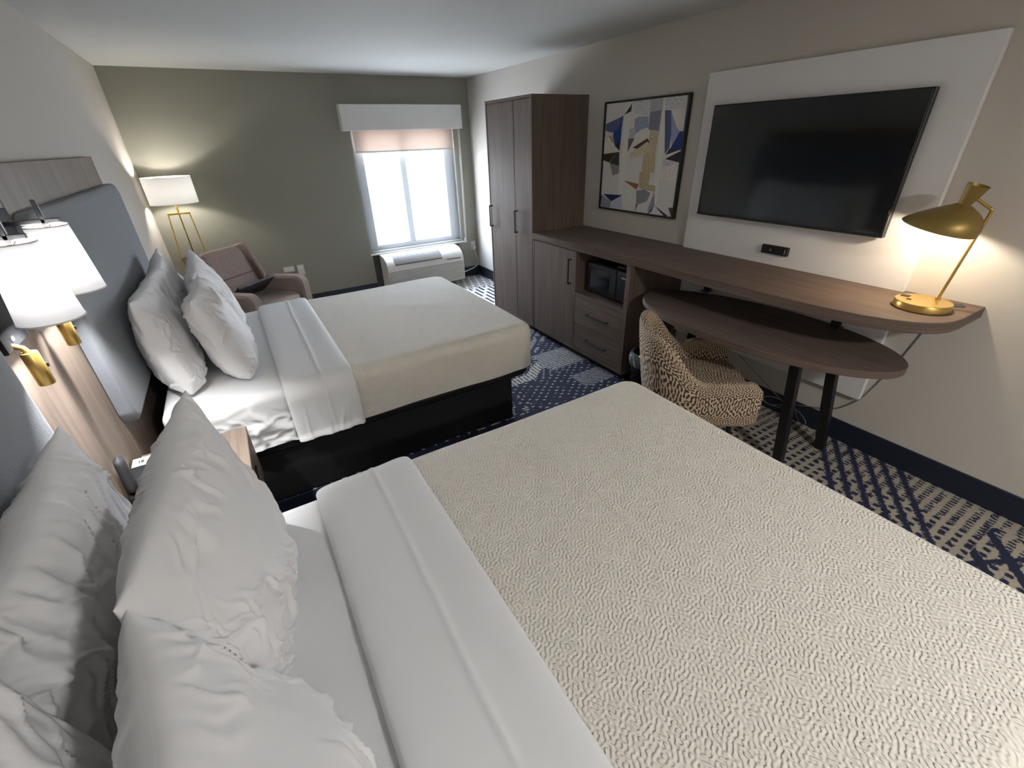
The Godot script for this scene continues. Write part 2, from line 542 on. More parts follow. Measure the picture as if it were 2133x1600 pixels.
func make_materials() -> void:
	var grain := noise_tex(0.012, 256, 21, 5)
	var fine := noise_tex(0.06, 256, 22, 4)
	var wt := wood_image()
	var ws := Vector3(1.6, 0.8, 1)
	M.wall = bump(tri_planar(mat(rgb(196, 190, 182), 0.75), 1.6), grain, 0.12)
	M.accent = bump(tri_planar(mat(rgb(138, 137, 127), 0.75), 1.6), grain, 0.12)
	M.ceiling = bump(tri_planar(mat(rgb(210, 210, 207), 0.8), 2.0), grain, 0.15)
	M.shell = mat(rgb(170, 165, 155), 0.9)
	M.baseboard = mat(rgb(26, 33, 50), 0.45)
	M.carpet = mat(Color.WHITE, 0.95, 0.0, carpet_image())
	bump(M.carpet, null, 0.0)
	M.carpet.heightmap_enabled = false
	M.wood = mat(rgb(114, 100, 93), 0.6, 0.0, wt, ws)
	M.wood_light = mat(rgb(128, 116, 107), 0.5, 0.0, wt, ws)
	M.white_panel = mat(rgb(222, 220, 220), 0.5)
	M.white_paint = mat(rgb(220, 219, 218), 0.45)
	M.window_frame = mat(rgb(140, 143, 144), 0.5)
	M.black = mat(rgb(20, 20, 22), 0.42)
	M.black_satin = mat(rgb(26, 25, 26), 0.35)
	M.black_cloth = mat(rgb(14, 14, 17), 0.9)
	M.screen = mat(rgb(9, 9, 10), 0.09)
	M.plate = mat(rgb(28, 29, 32), 0.75)
	M.plate.metallic_specular = 0.25
	M.charcoal = mat(rgb(44, 45, 49), 0.65)
	M.brass = mat(rgb(190, 158, 88), 0.34, 0.8)
	M.brass_dull = mat(rgb(150, 126, 70), 0.42, 0.6)
	M.plastic = mat(rgb(214, 212, 206), 0.4)
	M.plastic_dark = mat(rgb(64, 62, 60), 0.6)
	M.grille = mat(rgb(150, 149, 146), 0.6)
	M.cord_grey = mat(rgb(120, 116, 110), 0.6)
	M.paper = mat(rgb(222, 222, 216), 0.8)
	var f := worms(512, 26.0, 1.35, 0.35, 50, 7)
	var wt2 := grey_tex(f, 512, 0.2)
	M.spread = mat(rgb(220, 215, 206), 0.85)
	M.spread.uv1_scale = Vector3(1, 1, 1)
	bump(M.spread, wt2, 0.3)
	M.spread.rim_enabled = true
	M.spread.rim = 0.2
	M.sheet = mat(rgb(222, 223, 225), 0.8)
	bump(tri_planar(M.sheet, 14.0), fine, 0.012)
	M.pillow = mat(rgb(224, 224, 226), 0.8)
	var hb := mat(rgb(110, 114, 121), 0.85)
	M.headboard = bump(tri_planar(hb, 5.0), fine, 0.06)
	M.headboard.rim_enabled = true
	M.headboard.rim = 0.5
	# chair weave
	var g := worms(512, 17.0, 1.45, 0.0, 34, 9)
	var cim := Image.create(512, 512, false, Image.FORMAT_RGB8)
	for i in 512 * 512:
		var s := smoothstep(-0.9, 0.9, g[i] + 0.4)
		cim.set_pixel(i % 512, i / 512, rgb(72, 52, 40).lerp(rgb(196, 178, 154), s))
	M.weave = mat(Color.WHITE, 0.9, 0.0, ImageTexture.create_from_image(cim), Vector3(3.4, 3.4, 1))
	var gim := Image.create(256, 256, false, Image.FORMAT_RGB8)
	for y in 256:
		for x in 256:
			var s := 0.5 + 0.5 * nz.get_noise_2d(x * 9.0, y * 5.0) * 1.3 + 0.4 * nz.get_noise_2d(x * 3.0 + 900.0, y * 20.0)
			gim.set_pixel(x, y, rgb(98, 83, 78).lerp(rgb(172, 155, 146), clampf(s, 0, 1)))
	M.tweed = tri_planar(mat(Color.WHITE, 0.95, 0.0, ImageTexture.create_from_image(gim)), 3.4)
	# lamp shades: cloth that lets some of the bulb's light through
	M.shade = mat(rgb(236, 234, 230), 0.8)
	M.shade.backlight_enabled = true
	M.shade.backlight = Color(0.40, 0.40, 0.40)
	M.sconce_shade = mat(rgb(236, 236, 240), 0.8)
	M.sconce_shade.backlight_enabled = true
	M.sconce_shade.backlight = Color(0.135, 0.135, 0.138)
	M.bulb = mat(rgb(255, 244, 224), 0.5)
	M.bulb.emission_enabled = true
	M.bulb.emission = rgb(255, 240, 214)
	M.bulb.emission_energy_multiplier = 3.0
	M.diffuser = mat(rgb(255, 244, 226), 0.5)
	M.diffuser.emission_enabled = true
	M.diffuser.emission = rgb(255, 236, 208)
	M.diffuser.emission_energy_multiplier = 2.0
	# roller blinds
	M.sheer = mat(Color(0.95, 0.95, 0.95, 0.06), 0.9)
	M.sheer.transparency = BaseMaterial3D.TRANSPARENCY_ALPHA
	M.sheer.backlight_enabled = true
	M.sheer.backlight = Color(0.95, 0.95, 0.95)
	M.blackout = mat(rgb(224, 204, 191), 0.9)
	M.blackout.backlight_enabled = true
	M.blackout.backlight = Color(0.62, 0.595, 0.575)
	M.glass = mat(Color(0.9, 0.95, 0.95, 0.06), 0.02)
	M.glass.transparency = BaseMaterial3D.TRANSPARENCY_ALPHA
	M.bag = mat(Color(0.8, 0.82, 0.85, 0.35), 0.12)
	M.bag.transparency = BaseMaterial3D.TRANSPARENCY_ALPHA
	M.concrete = mat(rgb(206, 203, 196), 0.9)
	M.leaf = mat(rgb(64, 80, 42), 0.8)
	M.art = mat(Color.WHITE, 0.7, 0.0, art_image())
	M.card = mat(Color.WHITE, 0.6, 0.0, label_image())
	for m in [M.wall, M.ceiling, M.accent, M.wood, M.wood_light]:
		m.metallic_specular = 0.3


# ---------------------------------------------------------------- cloth over a bed
# inner: the flat top before its edge turns down (x0, z0, x1, z1); rc its corner radius; r the radius of the turned edge
func drape(a: float, b: float, inner: Array, rc: float, r: float, top: float, most: float) -> Array:
	var x0: float = inner[0]
	var z0: float = inner[1]
	var x1: float = inner[2]
	var z1: float = inner[3]
	var q := Vector2(clampf(a, x0 + rc, x1 - rc), clampf(b, z0 + rc, z1 - rc))
	var d := Vector2(a, b) - q
	var dist := d.length()
	if dist <= rc:
		return [Vector3(a, top, b), Vector3.UP, -1.0]
	var nn := d / dist
	var e := dist - rc
	var over := e - most
	e = minf(e, most)
	var p := q + nn * rc
	if e < r * PI / 2:
		var s := e / r
		return [Vector3(p.x + nn.x * r * sin(s), top - r * (1 - cos(s)), p.y + nn.y * r * sin(s)), Vector3(nn.x * sin(s), cos(s), nn.y * sin(s)), over]
	return [Vector3(p.x + nn.x * r, top - r - (e - r * PI / 2), p.y + nn.y * r), Vector3(nn.x, 0, nn.y), over]


func ridged(x: float, y: float) -> float:
	return 1.0 - 2.0 * absf(nz.get_noise_2d(x, y))


# thin folds along the zero lines of a noise
func crease(x: float, y: float, width: float) -> float:
	var q := nz.get_noise_2d(x, y) / width
	return exp(-q * q)


# a sheet of cloth laid over the rectangle, sampled from (xa..xb, za..zb) of its own length and width; push(x, z, drop) lifts it off along its normal
func cloth(xa: float, xb: float, za: float, zb: float, step: float, inner: Array, rc: float, r: float, top: float, most: float, push: Callable, uvs: float) -> B:
	var nu := int((xb - xa) / step) + 2
	var nv := int((zb - za) / step) + 2
	var b := B.new()
	var p := PackedVector3Array()
	var over := PackedFloat32Array()
	for i in nu:
		for j in nv:
			var a := lerpf(xa, xb, float(i) / (nu - 1))
			var c := lerpf(za, zb, float(j) / (nv - 1))
			var q := drape(a, c, inner, rc, r, top, most)
			var lift: float = push.call(a, c, q[0])
			p.append(q[0] + q[1] * lift)
			over.append(q[2])
	b.grid(p, nu, nv, false, false, (xb - xa) * uvs, (zb - za) * uvs, true)
	# leave out the corner cloth that lies past the hem
	var kept := PackedInt32Array()
	for k in range(0, b.ix.size(), 3):
		if over[b.ix[k]] < 0.0 or over[b.ix[k + 1]] < 0.0 or over[b.ix[k + 2]] < 0.0:
			kept.append(b.ix[k]); kept.append(b.ix[k + 1]); kept.append(b.ix[k + 2])
	b.ix = kept
	return b


# ---------------------------------------------------------------- pillows
func pillow(called: String, label: String, group: String, c: Vector3, half_l: float, half_h: float, thick: float, lean: float, turn: float, roll: float, seed_: int, nu: int, nv: int) -> void:
	var b := B.new()
	# local axes: l along the bed's width (room z), h upwards along the pillow, w its thickness (towards the room)
	var w := Vector3(cos(lean), sin(lean), 0)
	var h := Vector3(-sin(lean), cos(lean), 0)
	var l := Vector3(0, 0, 1)
	var ry := Basis(Vector3.UP, turn)
	w = ry * w
	h = ry * h
	l = ry * l
	var rr := Basis(w, roll)
	h = rr * h
	l = rr * l
	var o := seed_ * 37.0
	var lowest := 1e9
	for side in [1.0, -1.0]:
		var p := PackedVector3Array()
		for i in nu:
			for j in nv:
				var u := -cos(PI * i / (nu - 1))
				var v := -cos(PI * j / (nv - 1))
				u = lerpf(u, -1.0 + 2.0 * i / (nu - 1), 0.12)
				v = lerpf(v, -1.0 + 2.0 * j / (nv - 1), 0.12)
				var low := maxf(0.0, -v)
				var pu := 1.0 - 0.035 * (1 - v * v) - 0.13 * low * low * low + 0.010 * nz.get_noise_2d(v * 110.0 + o, 5.0)
				var pv := 1.0 - 0.05 * (1 - u * u) + 0.012 * nz.get_noise_2d(u * 110.0 + o, 55.0)
				if v < 0.0: pv -= 0.10 * pow(absf(u), 4.0)
				var fat := pow(maxf(0.0, 1 - u * u), 0.44) * pow(maxf(0.0, 1 - v * v), 0.46)
				fat *= 1.0 - 0.20 * v
				# creases: run in from the seams and die out on the full middle
				var rim := 1.0 - minf(1.0 - absf(u), 1.0 - absf(v))
				var wx: float = u * half_l * 130.0 + 6.0 * nz.get_noise_2d(u * 60.0 + o, v * 60.0) + side * 40.0
				var wy: float = v * half_h * 130.0 + 6.0 * nz.get_noise_2d(u * 60.0 + 300.0, v * 60.0 + o)
				var m1 := smoothstep(-0.15, 0.45, nz.get_noise_2d(u * 34.0 + o, v * 34.0 + 900.0) + 0.9 * (rim - 0.52))
				var m2 := smoothstep(-0.1, 0.5, nz.get_noise_2d(u * 34.0 - o, v * 34.0 + 500.0) + 0.8 * (rim - 0.55))
				var cr: float = 0.0115 * m1 * crease(wx * 2.3 + wy * 0.9, wy * 0.75 - wx * 0.2 + o, 0.16)
				cr += 0.0100 * m2 * crease(wx * 2.6 - wy * 1.6 + 300.0, wy * 0.9 + wx * 0.5 - o, 0.15)
				cr += 0.006 * m1 * crease(wx * 4.6 + wy * 1.4, wy * 1.5 + o * 2.0, 0.2)
				cr += 0.0032 * m2 * crease(wx * 7.0 - wy * 3.0, wy * 2.6 + wx + o, 0.22)
				cr += 0.016 * nz.get_noise_2d(u * 42.0 + o, v * 34.0 + side * 70.0)
				var t := thick * fat + cr * minf(1.0, fat * 3.0)
				# the stitched hem of the open end
				t -= 0.0045 * exp(-pow((u + 0.80) / 0.018, 2.0)) * minf(1.0, fat * 2.0)
				var slump := 0.018 * nz.get_noise_2d(u * 30.0 + o, v * 22.0) * (1.0 - fat)
				var q: Vector3 = c + l * (half_l * u * pu) + h * (half_h * v * pv) + w * (side * t + slump + 0.02 * (v * v - 0.4))
				p.append(q)
				lowest = minf(lowest, q.y)
		b.grid(p, nu, nv, false, false, 1.0, 1.0, side > 0)
	one(called, b, M.pillow, Vector3(c.x, lowest, c.z), label, "pillow", group)


# ---------------------------------------------------------------- the scene
func _ready() -> void:
	nz.seed = 4
	nz.noise_type = FastNoiseLite.TYPE_SIMPLEX_SMOOTH
	nz.frequency = 0.02
	nz.fractal_octaves = 2
	var cam := Camera3D.new()
	cam.name = "camera"
	cam.transform = Transform3D(Basis(Vector3(0.8535028, -0.03013949, 0.5202159), Vector3(0.27636354, 0.87253604, -0.40286978), Vector3(-0.44176483, 0.48761919, 0.75304141)).orthonormalized(), Vector3(0.65882, 1.77351, 5.92056))
	cam.fov = rad_to_deg(2.0 * atan(800.0 / 916.33))
	cam.near = 0.02
	cam.far = 300.0
	add_child(cam)
	var env := Environment.new()
	env.background_mode = Environment.BG_SKY
	var sky := Sky.new()
	var sm := ProceduralSkyMaterial.new()
	sm.sky_top_color = rgb(190, 205, 226)
	sm.sky_horizon_color = rgb(232, 234, 236)
	sm.ground_bottom_color = rgb(150, 148, 140)
	sm.ground_horizon_color = rgb(215, 218, 220)
	sm.sky_energy_multiplier = 5.2
	sm.ground_energy_multiplier = 5.2
	sky.sky_material = sm
	env.sky = sky
	env.tonemap_mode = Environment.TONE_MAPPER_LINEAR
	env.tonemap_exposure = 1.36
	env.sdfgi_enabled = true
	env.ssao_enabled = true
	env.ssil_enabled = true
	var we := WorldEnvironment.new()
	we.name = "environment"
	we.environment = env
	add_child(we)
	var sun := DirectionalLight3D.new()
	sun.name = "sun"
	sun.rotation = Vector3(deg_to_rad(-52), deg_to_rad(-20), 0)
	sun.light_energy = 5.2
	sun.light_color = rgb(255, 246, 232)
	sun.light_angular_distance = 0.6
	sun.shadow_enabled = true
	add_child(sun)
	make_materials()
	build_room()
	build_outside()
	build_window()
	build_headwall()
	build_beds()
	build_nightstand()
	build_corner()
	build_casework()
	build_television()
	build_desk()
	build_small()


func build_room() -> void:
	var t := 0.15
	var b := B.new()
	var f := B.new()
	f.poly([Vector3(0, 0, 0), Vector3(0, 0, L), Vector3(W, 0, L), Vector3(W, 0, 0)], Vector3.UP, [Vector2(0, 0), Vector2(0, 1), Vector2(1, 1), Vector2(1, 0)])
	f.poly([Vector3(0, -0.12, 0), Vector3(W, -0.12, 0), Vector3(W, -0.12, L), Vector3(0, -0.12, L)], Vector3.DOWN, [Vector2(0, 0), Vector2(0, 1), Vector2(1, 1), Vector2(1, 0)])
	struct("floor", f, M.carpet)
	b = B.new()
	b.span(Vector3(-t, H, -t), Vector3(W + t, H + 0.2, L + t))
	struct("ceiling", b, M.ceiling)
	b = B.new()
	b.span(Vector3(-t, -0.12, -t), Vector3(0, H, L + t))
	struct("wall_left", b, M.wall)
	b = B.new()
	b.span(Vector3(W, -0.12, -t), Vector3(W + t, H, L + t))
	struct("wall_right", b, M.wall)
	b = B.new()
	b.span(Vector3(0, -0.12, L), Vector3(W, H, L + t))
	struct("wall_near", b, M.wall)
	# the far wall with the openings for the window and the air conditioner's sleeve
	b = B.new()
	var wx0 := 2.10
	var wx1 := 3.385
	b.span(Vector3(0, -0.12, -t), Vector3(2.10, H, 0))
	b.span(Vector3(3.385, -0.12, -t), Vector3(W, H, 0))
	b.span(Vector3(3.33, -0.12, -t), Vector3(3.385, 0.5, 0))
	b.span(Vector3(wx0, 1.93, -t), Vector3(wx1, H, 0))
	b.span(Vector3(wx0, 0.50, -t), Vector3(wx1, 0.54, 0))
	b.span(Vector3(2.10, -0.12, -t), Vector3(3.33, 0.05, 0))
	struct("wall_far", b, M.accent)
	var hb := 0.14
	b = B.new()
	b.span(Vector3(W - 0.012, 0, 0.012), Vector3(W, hb, L), 0.003, 2)
	struct("baseboard_right", b, M.baseboard)
	b = B.new()
	b.span(Vector3(0, 0, 0), Vector3(2.1, hb, 0.012), 0.003, 0)
	struct("baseboard_far", b, M.baseboard)
	b = B.new()
	b.span(Vector3(3.33, 0, 0), Vector3(W - 0.012, hb, 0.012), 0.003, 0)
	struct("baseboard_corner", b, M.baseboard)
	b = B.new()
	b.span(Vector3(0, 0, 0.012), Vector3(0.012, hb, 1.96), 0.003, 2)
	struct("baseboard_left", b, M.baseboard)


func build_outside() -> void:
	var b := B.new()
	b.span(Vector3(-60, -0.5, -46), Vector3(60, -0.2, -0.16))
	struct("ground", b, M.concrete)
	b = B.new()
	b.span(Vector3(-60, -0.5, -90), Vector3(60, -0.22, -46))
	struct("lawn", b, M.leaf)
	var p := PackedVector3Array()
	for i in 161:
		for j in 15:
			var a := -0.2 + (PI + 0.4) * j / 14.0
			var x := 0.0 + 30.0 * i / 160.0
			var n1 := nz.get_noise_3d(x * 22.0, a * 60.0, 3.0)
			var n2 := nz.get_noise_3d(x * 80.0, a * 160.0, 9.0)
			var r := 1.0 + 0.30 * n1 + 0.22 * n2
			p.append(Vector3(x, -0.3 + 2.6 * r * maxf(0.0, sin(a)), -48.0 + 1.5 * r * cos(a)))
	b = B.new()
	b.grid(p, 161, 15)
	one("hedge", b, M.leaf, Vector3(15, -0.22, -48), "green leafy hedge beyond the bright pavement outside the window", "hedge")


func build_window() -> void:
	var z := -0.09
	var fr := B.new()
	for q in [[2.10, 0.54, 2.215, 1.93], [3.255, 0.54, 3.385, 1.93], [2.215, 0.54, 3.255, 0.60], [2.215, 1.88, 3.255, 1.93], [2.655, 0.60, 2.735, 1.88]]:
		fr.span(Vector3(q[0], q[1], z - 0.04), Vector3(q[2], q[3], z + 0.03), 0.004)
	var wnd := struct("window_1", fr, M.window_frame)
	for q in [[2.215, 2.655], [2.735, 3.255]]:
		var g := B.new()
		g.face([Vector3(q[0], 0.60, z), Vector3(q[1], 0.60, z), Vector3(q[1], 1.88, z), Vector3(q[0], 1.88, z)])
		part("pane", g, M.glass, wnd)
	var b := B.new()
	b.span(Vector3(1.995, 1.9, 0.0), Vector3(3.465, 2.155, 0.125), 0.004)
	one("window_valance", b, M.white_paint, Vector3(2.73, 1.9, 0.06), "white box valance mounted on the wall above the window blind", "valance")
	# sheer roller blind
	var t := thing("roller_blind", Vector3(2.735, 0.5, 0.04), "sheer white roller blind drawn down over the whole window", "blind")
	var s := B.new()
	s.face([Vector3(2.07, 0.515, 0.05), Vector3(3.405, 0.515, 0.05), Vector3(3.405, 1.905, 0.05), Vector3(2.07, 1.905, 0.05)])
	part("fabric", s, M.sheer, t)
	b = B.new()
	b.span(Vector3(2.07, 0.503, 0.043), Vector3(3.405, 0.523, 0.057), 0.004)
	part("bottom_rail", b, M.plastic, t)
	b = B.new()
	b.tube([Vector3(3.435, 1.9, 0.05), Vector3(3.432, 1.2, 0.05), Vector3(3.43, 0.52, 0.03)], 0.0035, 6)
	b.tube([Vector3(3.452, 1.9, 0.05), Vector3(3.448, 1.2, 0.05), Vector3(3.444, 0.52, 0.03)], 0.0035, 6)
	var ch := part("chain", b, M.plastic, t)
	b = B.new()
	b.span(Vector3(3.42, 0.49, 0.005), Vector3(3.455, 0.56, 0.035), 0.006)
	part("chain_tensioner", b, M.plastic, ch)
	# blackout blind rolled most of the way up behind it
	t = thing("blackout_blind", Vector3(2.735, 1.67, 0.015), "peach beige blackout blind rolled most of the way up behind the sheer blind", "blind")
	s = B.new()
	s.span(Vector3(2.12, 1.685, 0.014), Vector3(3.36, 1.905, 0.016))
	part("fabric", s, M.blackout, t)
	b = B.new()
	b.span(Vector3(2.12, 1.67, 0.008), Vector3(3.36, 1.69, 0.022), 0.004)
	part("bottom_rail", b, M.plastic, t)
	build_aircon()


func build_aircon() -> void:
	var x0 := 2.185
	var x1 := 3.255
	var t := thing("air_conditioner", Vector3(2.72, 0.05, 0.1), "white packaged air conditioner under the window beside the bed", "air conditioner")
	# side profile in (z, y), pulled along x
	var pr := [Vector2(0.0, 0.06), Vector2(0.29, 0.06), Vector2(0.30, 0.07), Vector2(0.30, 0.33)]
	for k in range(1, 10):
		var a := k / 9.0 * PI / 2
		pr.append(Vector2(0.10 + 0.20 * cos(a), 0.33 + 0.165 * sin(a)))
	pr.append(Vector2(0.0, 0.50))
	var body := B.new()
	var o := PackedVector2Array()
	for q in pr:
		o.append(Vector2(q.x, -q.y))
	# prism pulls along y: turn so that y -> x, (px, pz) -> (z, -y)
	body.prism(o, x0, x1, 0.006, Transform3D(Basis(Vector3(0, 0, 1), Vector3(1, 0, 0), Vector3(0, -1, 0)), Vector3.ZERO))
	part("housing", body, M.plastic, t)
	# louvred intake: each slat before a darker backing
	var bk := B.new()
	bk.span(Vector3(x0 + 0.012, 0.072, 0.297), Vector3(x1 - 0.012, 0.318, 0.3012))
	part("intake_backing", bk, M.grille, t)
	for k in 13:
		var y := 0.075 + k * 0.0185
		var sl := B.new()
		sl.box(Vector3((x0 + x1) / 2, y + 0.006, 0.304), Vector3(x1 - x0 - 0.03, 0.0095, 0.010), 0.002, 0, Transform3D())
		part("slat", sl, M.plastic, t)
	# outlet grille set in the curved shoulder
	var gr := B.new()
	var a0 := 0.22
	var a1 := 0.78
	var rim := B.new()
	for q in [[0.1, 0.71, gr, 0.002], [0.08, 0.73, rim, 0.0]]:
		var p := PackedVector3Array()
		var ext: float = 0.03 if q[2] == rim else 0.0
		for i in 2:
			for j in 9:
				var a := (a0 - ext + (a1 - a0 + 2 * ext) * j / 8.0) * PI / 2
				p.append(Vector3(x0 + (x1 - x0) * q[i], 0.33 + (0.165 + 0.003 + q[3]) * sin(a), 0.10 + (0.20 + 0.003 + q[3]) * cos(a)))
		q[2].grid(p, 2, 9, false, false, 1, 1, false)
	part("grille_rim", rim, M.white_paint, t)
	var gp := part("outlet_grille", gr, M.grille, t)
	for k in 9:
		var a := (a0 + (a1 - a0) * (k + 0.5) / 9.0) * PI / 2
		var bar := B.new()
		bar.box(Vector3((x0 + x1) / 2 - 0.1017 * (x1 - x0) + 0.006, 0.33 + 0.172 * sin(a), 0.10 + 0.207 * cos(a)), Vector3((x1 - x0) * 0.605, 0.005, 0.005), 0.0, 0)
		part("bar", bar, M.plastic_dark if k == 0 else M.plastic, gp)
	var lid := B.new()
	var p2 := PackedVector3Array()
	for i in 2:
		for j in 9:
			var a := (0.16 + 0.56 * j / 8.0) * PI / 2
			p2.append(Vector3(x0 + (x1 - x0) * [0.765, 0.955][i], 0.33 + 0.175 * sin(a), 0.10 + 0.21 * cos(a)))
	lid.grid(p2, 2, 9)
	part("control_lid", lid, M.plastic, t)
	var gap := B.new()
	gap.box(Vector3(x0 + (x1 - x0) * 0.86, 0.33 + 0.173 * sin(0.22), 0.10 + 0.207 * cos(0.22)), Vector3((x1 - x0) * 0.19, 0.01, 0.006))
	part("lid_gap", gap, M.plastic_dark, t)
	var sl2 := B.new()
	sl2.span(Vector3(2.102, 0.052, -0.148), Vector3(3.328, 0.498, -0.02))
	part("sleeve", sl2, M.plastic_dark, t, "dark metal wall sleeve")
	# its plug, flex and wall socket
	var ot := thing("wall_outlet", Vector3(3.555, 0.37, 0.0), "white wall outlet in the corner with the air conditioner's plug in it", "outlet")
	var b := B.new()
	b.span(Vector3(3.52, 0.375, 0.0), Vector3(3.592, 0.495, 0.006), 0.002)
	part("cover_plate", b, M.plastic, ot)
	b = B.new()
	b.span(Vector3(3.54, 0.45, 0.006), Vector3(3.572, 0.478, 0.010), 0.002)
	part("socket", b, M.plastic, ot)
	var cd := thing("power_cord", Vector3(3.5, 0.1, 0.05), "white power cord looping from the air conditioner to the corner outlet", "cord")
	b = B.new()
	b.span(Vector3(3.537, 0.385, 0.006), Vector3(3.577, 0.44, 0.045), 0.008)
	part("plug", b, M.plastic, cd)
	b = B.new()
	var c := Curve3D.new()
	for q in [[Vector3(3.557, 0.39, 0.035), Vector3(0, -0.08, 0)], [Vector3(3.598, 0.23, 0.045), Vector3(0.005, -0.06, 0)], [Vector3(3.52, 0.135, 0.07), Vector3(-0.06, -0.02, 0.01)], [Vector3(3.25, 0.10, 0.12), Vector3(-0.05, 0, 0)]]:
		c.add_point(q[0], -q[1], q[1])
	b.tube(Array(c.tessellate(4, 4)), 0.006, 8)
	part("flex", b, M.plastic, cd)


func build_headwall() -> void:
	var spots := [[1.975, 3.715, "wood wall panel behind the headboard of the bed by the window"], [3.722, 4.402, "wood wall panel between the two beds that carries the sconces"], [4.409, 6.24, "wood wall panel behind the headboard of the bed away from the window"]]
	for q in spots:
		var b := B.new()
		b.span(Vector3(0.003, 0.02, q[0]), Vector3(0.03, 1.752, q[1]), 0.002, 1)
		one("wall_panel", b, M.wood_light, Vector3(0, 0.02, (q[0] + q[1]) / 2), q[2], "wall panel", "headboard wall panels")
	for q in [[1.885, 3.735, "grey upholstered headboard behind the bed by the window"], [4.395, 6.245, "grey upholstered headboard behind the bed away from the window"]]:
		# rounded outline in (z, y), soft front edge
		var b := B.new()
		var y0 := 0.745
		var y1 := 1.598
		var rings := [[0.0, 0.033], [0.0, 0.066], [0.004, 0.075], [0.012, 0.081], [0.024, 0.084]]
		var loops := []
		for rg in rings:
			var lp := []
			var ins: float = rg[0]
			var rad := 0.075 - ins * 0.6
			for cnr in [[q[1] - ins - rad, y1 - ins - rad, 0.0], [q[0] + ins + rad, y1 - ins - rad, 90.0], [q[0] + ins + rad, y0 + ins + rad, 180.0], [q[1] - ins - rad, y0 + ins + rad, 270.0]]:
				for k in 9:
					var a := deg_to_rad(cnr[2] + k * 11.25)
					lp.append(Vector3(rg[1], cnr[1] + rad * sin(a), cnr[0] + rad * cos(a)))
			lp.append(lp[0])
			loops.append(lp)
		var p := PackedVector3Array()
		for lp in loops:
			for v in lp:
				p.append(v)
		b.grid(p, loops.size(), loops[0].size(), false, true)
		var cap: Array = loops[-1].duplicate()
		cap.pop_back()
		cap.reverse()
		b.poly(cap, Vector3.RIGHT)
		var back: Array = loops[0].duplicate()
		back.pop_back()
		b.poly(back, Vector3.LEFT)
		one("headboard", b, M.headboard, Vector3(0.03, y0, (q[0] + q[1]) / 2), q[2], "headboard", "upholstered headboards")
	for q in [[3.925, "white shaded sconce with brass reading light, next to the window bed"], [4.262, "white shaded sconce with brass reading light, next to the bed facing the television"]]:
		sconce(q[0], q[1])


func sconce(z: float, label: String) -> void:
	var t := thing("wall_sconce", Vector3(0.03, 1.32, z), label, "wall lamp", "bedside sconces")
	var b := B.new()
	b.span(Vector3(0.03, 1.318, z - 0.082), Vector3(0.068, 1.632, z + 0.082), 0.002)
	var bp := part("back_plate", b, M.plate, t, "charcoal metal back plate")
	b = B.new()
	b.span(Vector3(0.068, 1.338, z + 0.015), Vector3(0.071, 1.350, z + 0.03), 0.001)
	part("switch", b, M.plastic, bp)
	var ax := 0.158
	b = B.new()
	b.span(Vector3(0.068, 1.585, z - 0.006), Vector3(ax + 0.04, 1.599, z + 0.006), 0.002)
	part("arm", b, M.black_satin, t)
	b = B.new()
	b.span(Vector3(ax - 0.006, 1.56, z - 0.006), Vector3(ax + 0.006, 1.655, z + 0.006), 0.002)
	part("stem", b, M.black_satin, t)
	b = B.new()
	var r0 := 0.053
	var r1 := 0.073
	b.lathe([Vector2(r1, 1.372), Vector2(r0, 1.578)], 48, Transform3D(Basis(), Vector3(ax, 0, z)))
	var shd := part("lamp_shade", b, M.sconce_shade, t)
	for e in [[r1, 1.372], [r0, 1.576]]:
		b = B.new()
		b.lathe([Vector2(e[0] - 0.0015, e[1]), Vector2(e[0] + 0.001, e[1]), Vector2(e[0] + 0.001, e[1] + 0.004), Vector2(e[0] - 0.0015, e[1] + 0.004), Vector2(e[0] - 0.0015, e[1])], 48, Transform3D(Basis(), Vector3(ax, 0, z)))
		part("trim", b, M.paper, shd)
	b = B.new()
	for k in 3:
		var a := TAU * k / 3.0 + 0.5
		b.tube([Vector3(ax, 1.568, z), Vector3(ax + cos(a) * 0.025, 1.570, z + sin(a) * 0.025), Vector3(ax + cos(a) * 0.052, 1.574, z + sin(a) * 0.052)], 0.0025, 6)
	b.lathe([Vector2(0.0, 1.525), Vector2(0.014, 1.525), Vector2(0.014, 1.563), Vector2(0.0, 1.563)], 16, Transform3D(Basis(), Vector3(ax, 0, z)))
	part("socket_spider", b, M.black_satin, t)
	b = B.new()
	var pr := []
	for k in 11:
		var a := -PI / 2 + PI * k / 10.0
		pr.append(Vector2(0.026 * cos(a), 1.482 + 0.036 * sin(a)))
	b.lathe(pr, 20, Transform3D(Basis(), Vector3(ax, 0, z)))
	part("bulb", b, M.bulb, t)
	lamp(t, Vector3(ax, 1.482, z), 1.1, rgb(255, 254, 252), 0.025)
	# brass reading light under the plate
	var rz := z + 0.038
	var rl := B.new()
	rl.lathe([Vector2(0.0, 1.207), Vector2(0.0175, 1.207), Vector2(0.019, 1.209), Vector2(0.019, 1.303), Vector2(0.0175, 1.305), Vector2(0.0, 1.305)], 28, Transform3D(Basis(), Vector3(0.088, 0, rz)))
	var rp := part("reading_light", rl, M.brass, t)
	b = B.new()
	b.tube([Vector3(0.088, 1.303, rz), Vector3(0.082, 1.318, rz), Vector3(0.062, 1.33, rz)], 0.008, 10)
	part("swivel", b, M.brass, rp)
	b = B.new()
	b.span(Vector3(0.1035, 1.254, rz - 0.012), Vector3(0.111, 1.266, rz - 0.004), 0.001)
	part("toggle", b, M.black, rp)


func build_beds() -> void:
	var set := [[2.13, 3.635, "by the window", "bed by the window"], [4.535, 6.10, "away from the window", "bed away from the window"]]
	for k in 2:
		bed(k, set[k][0], set[k][1], set[k][2])


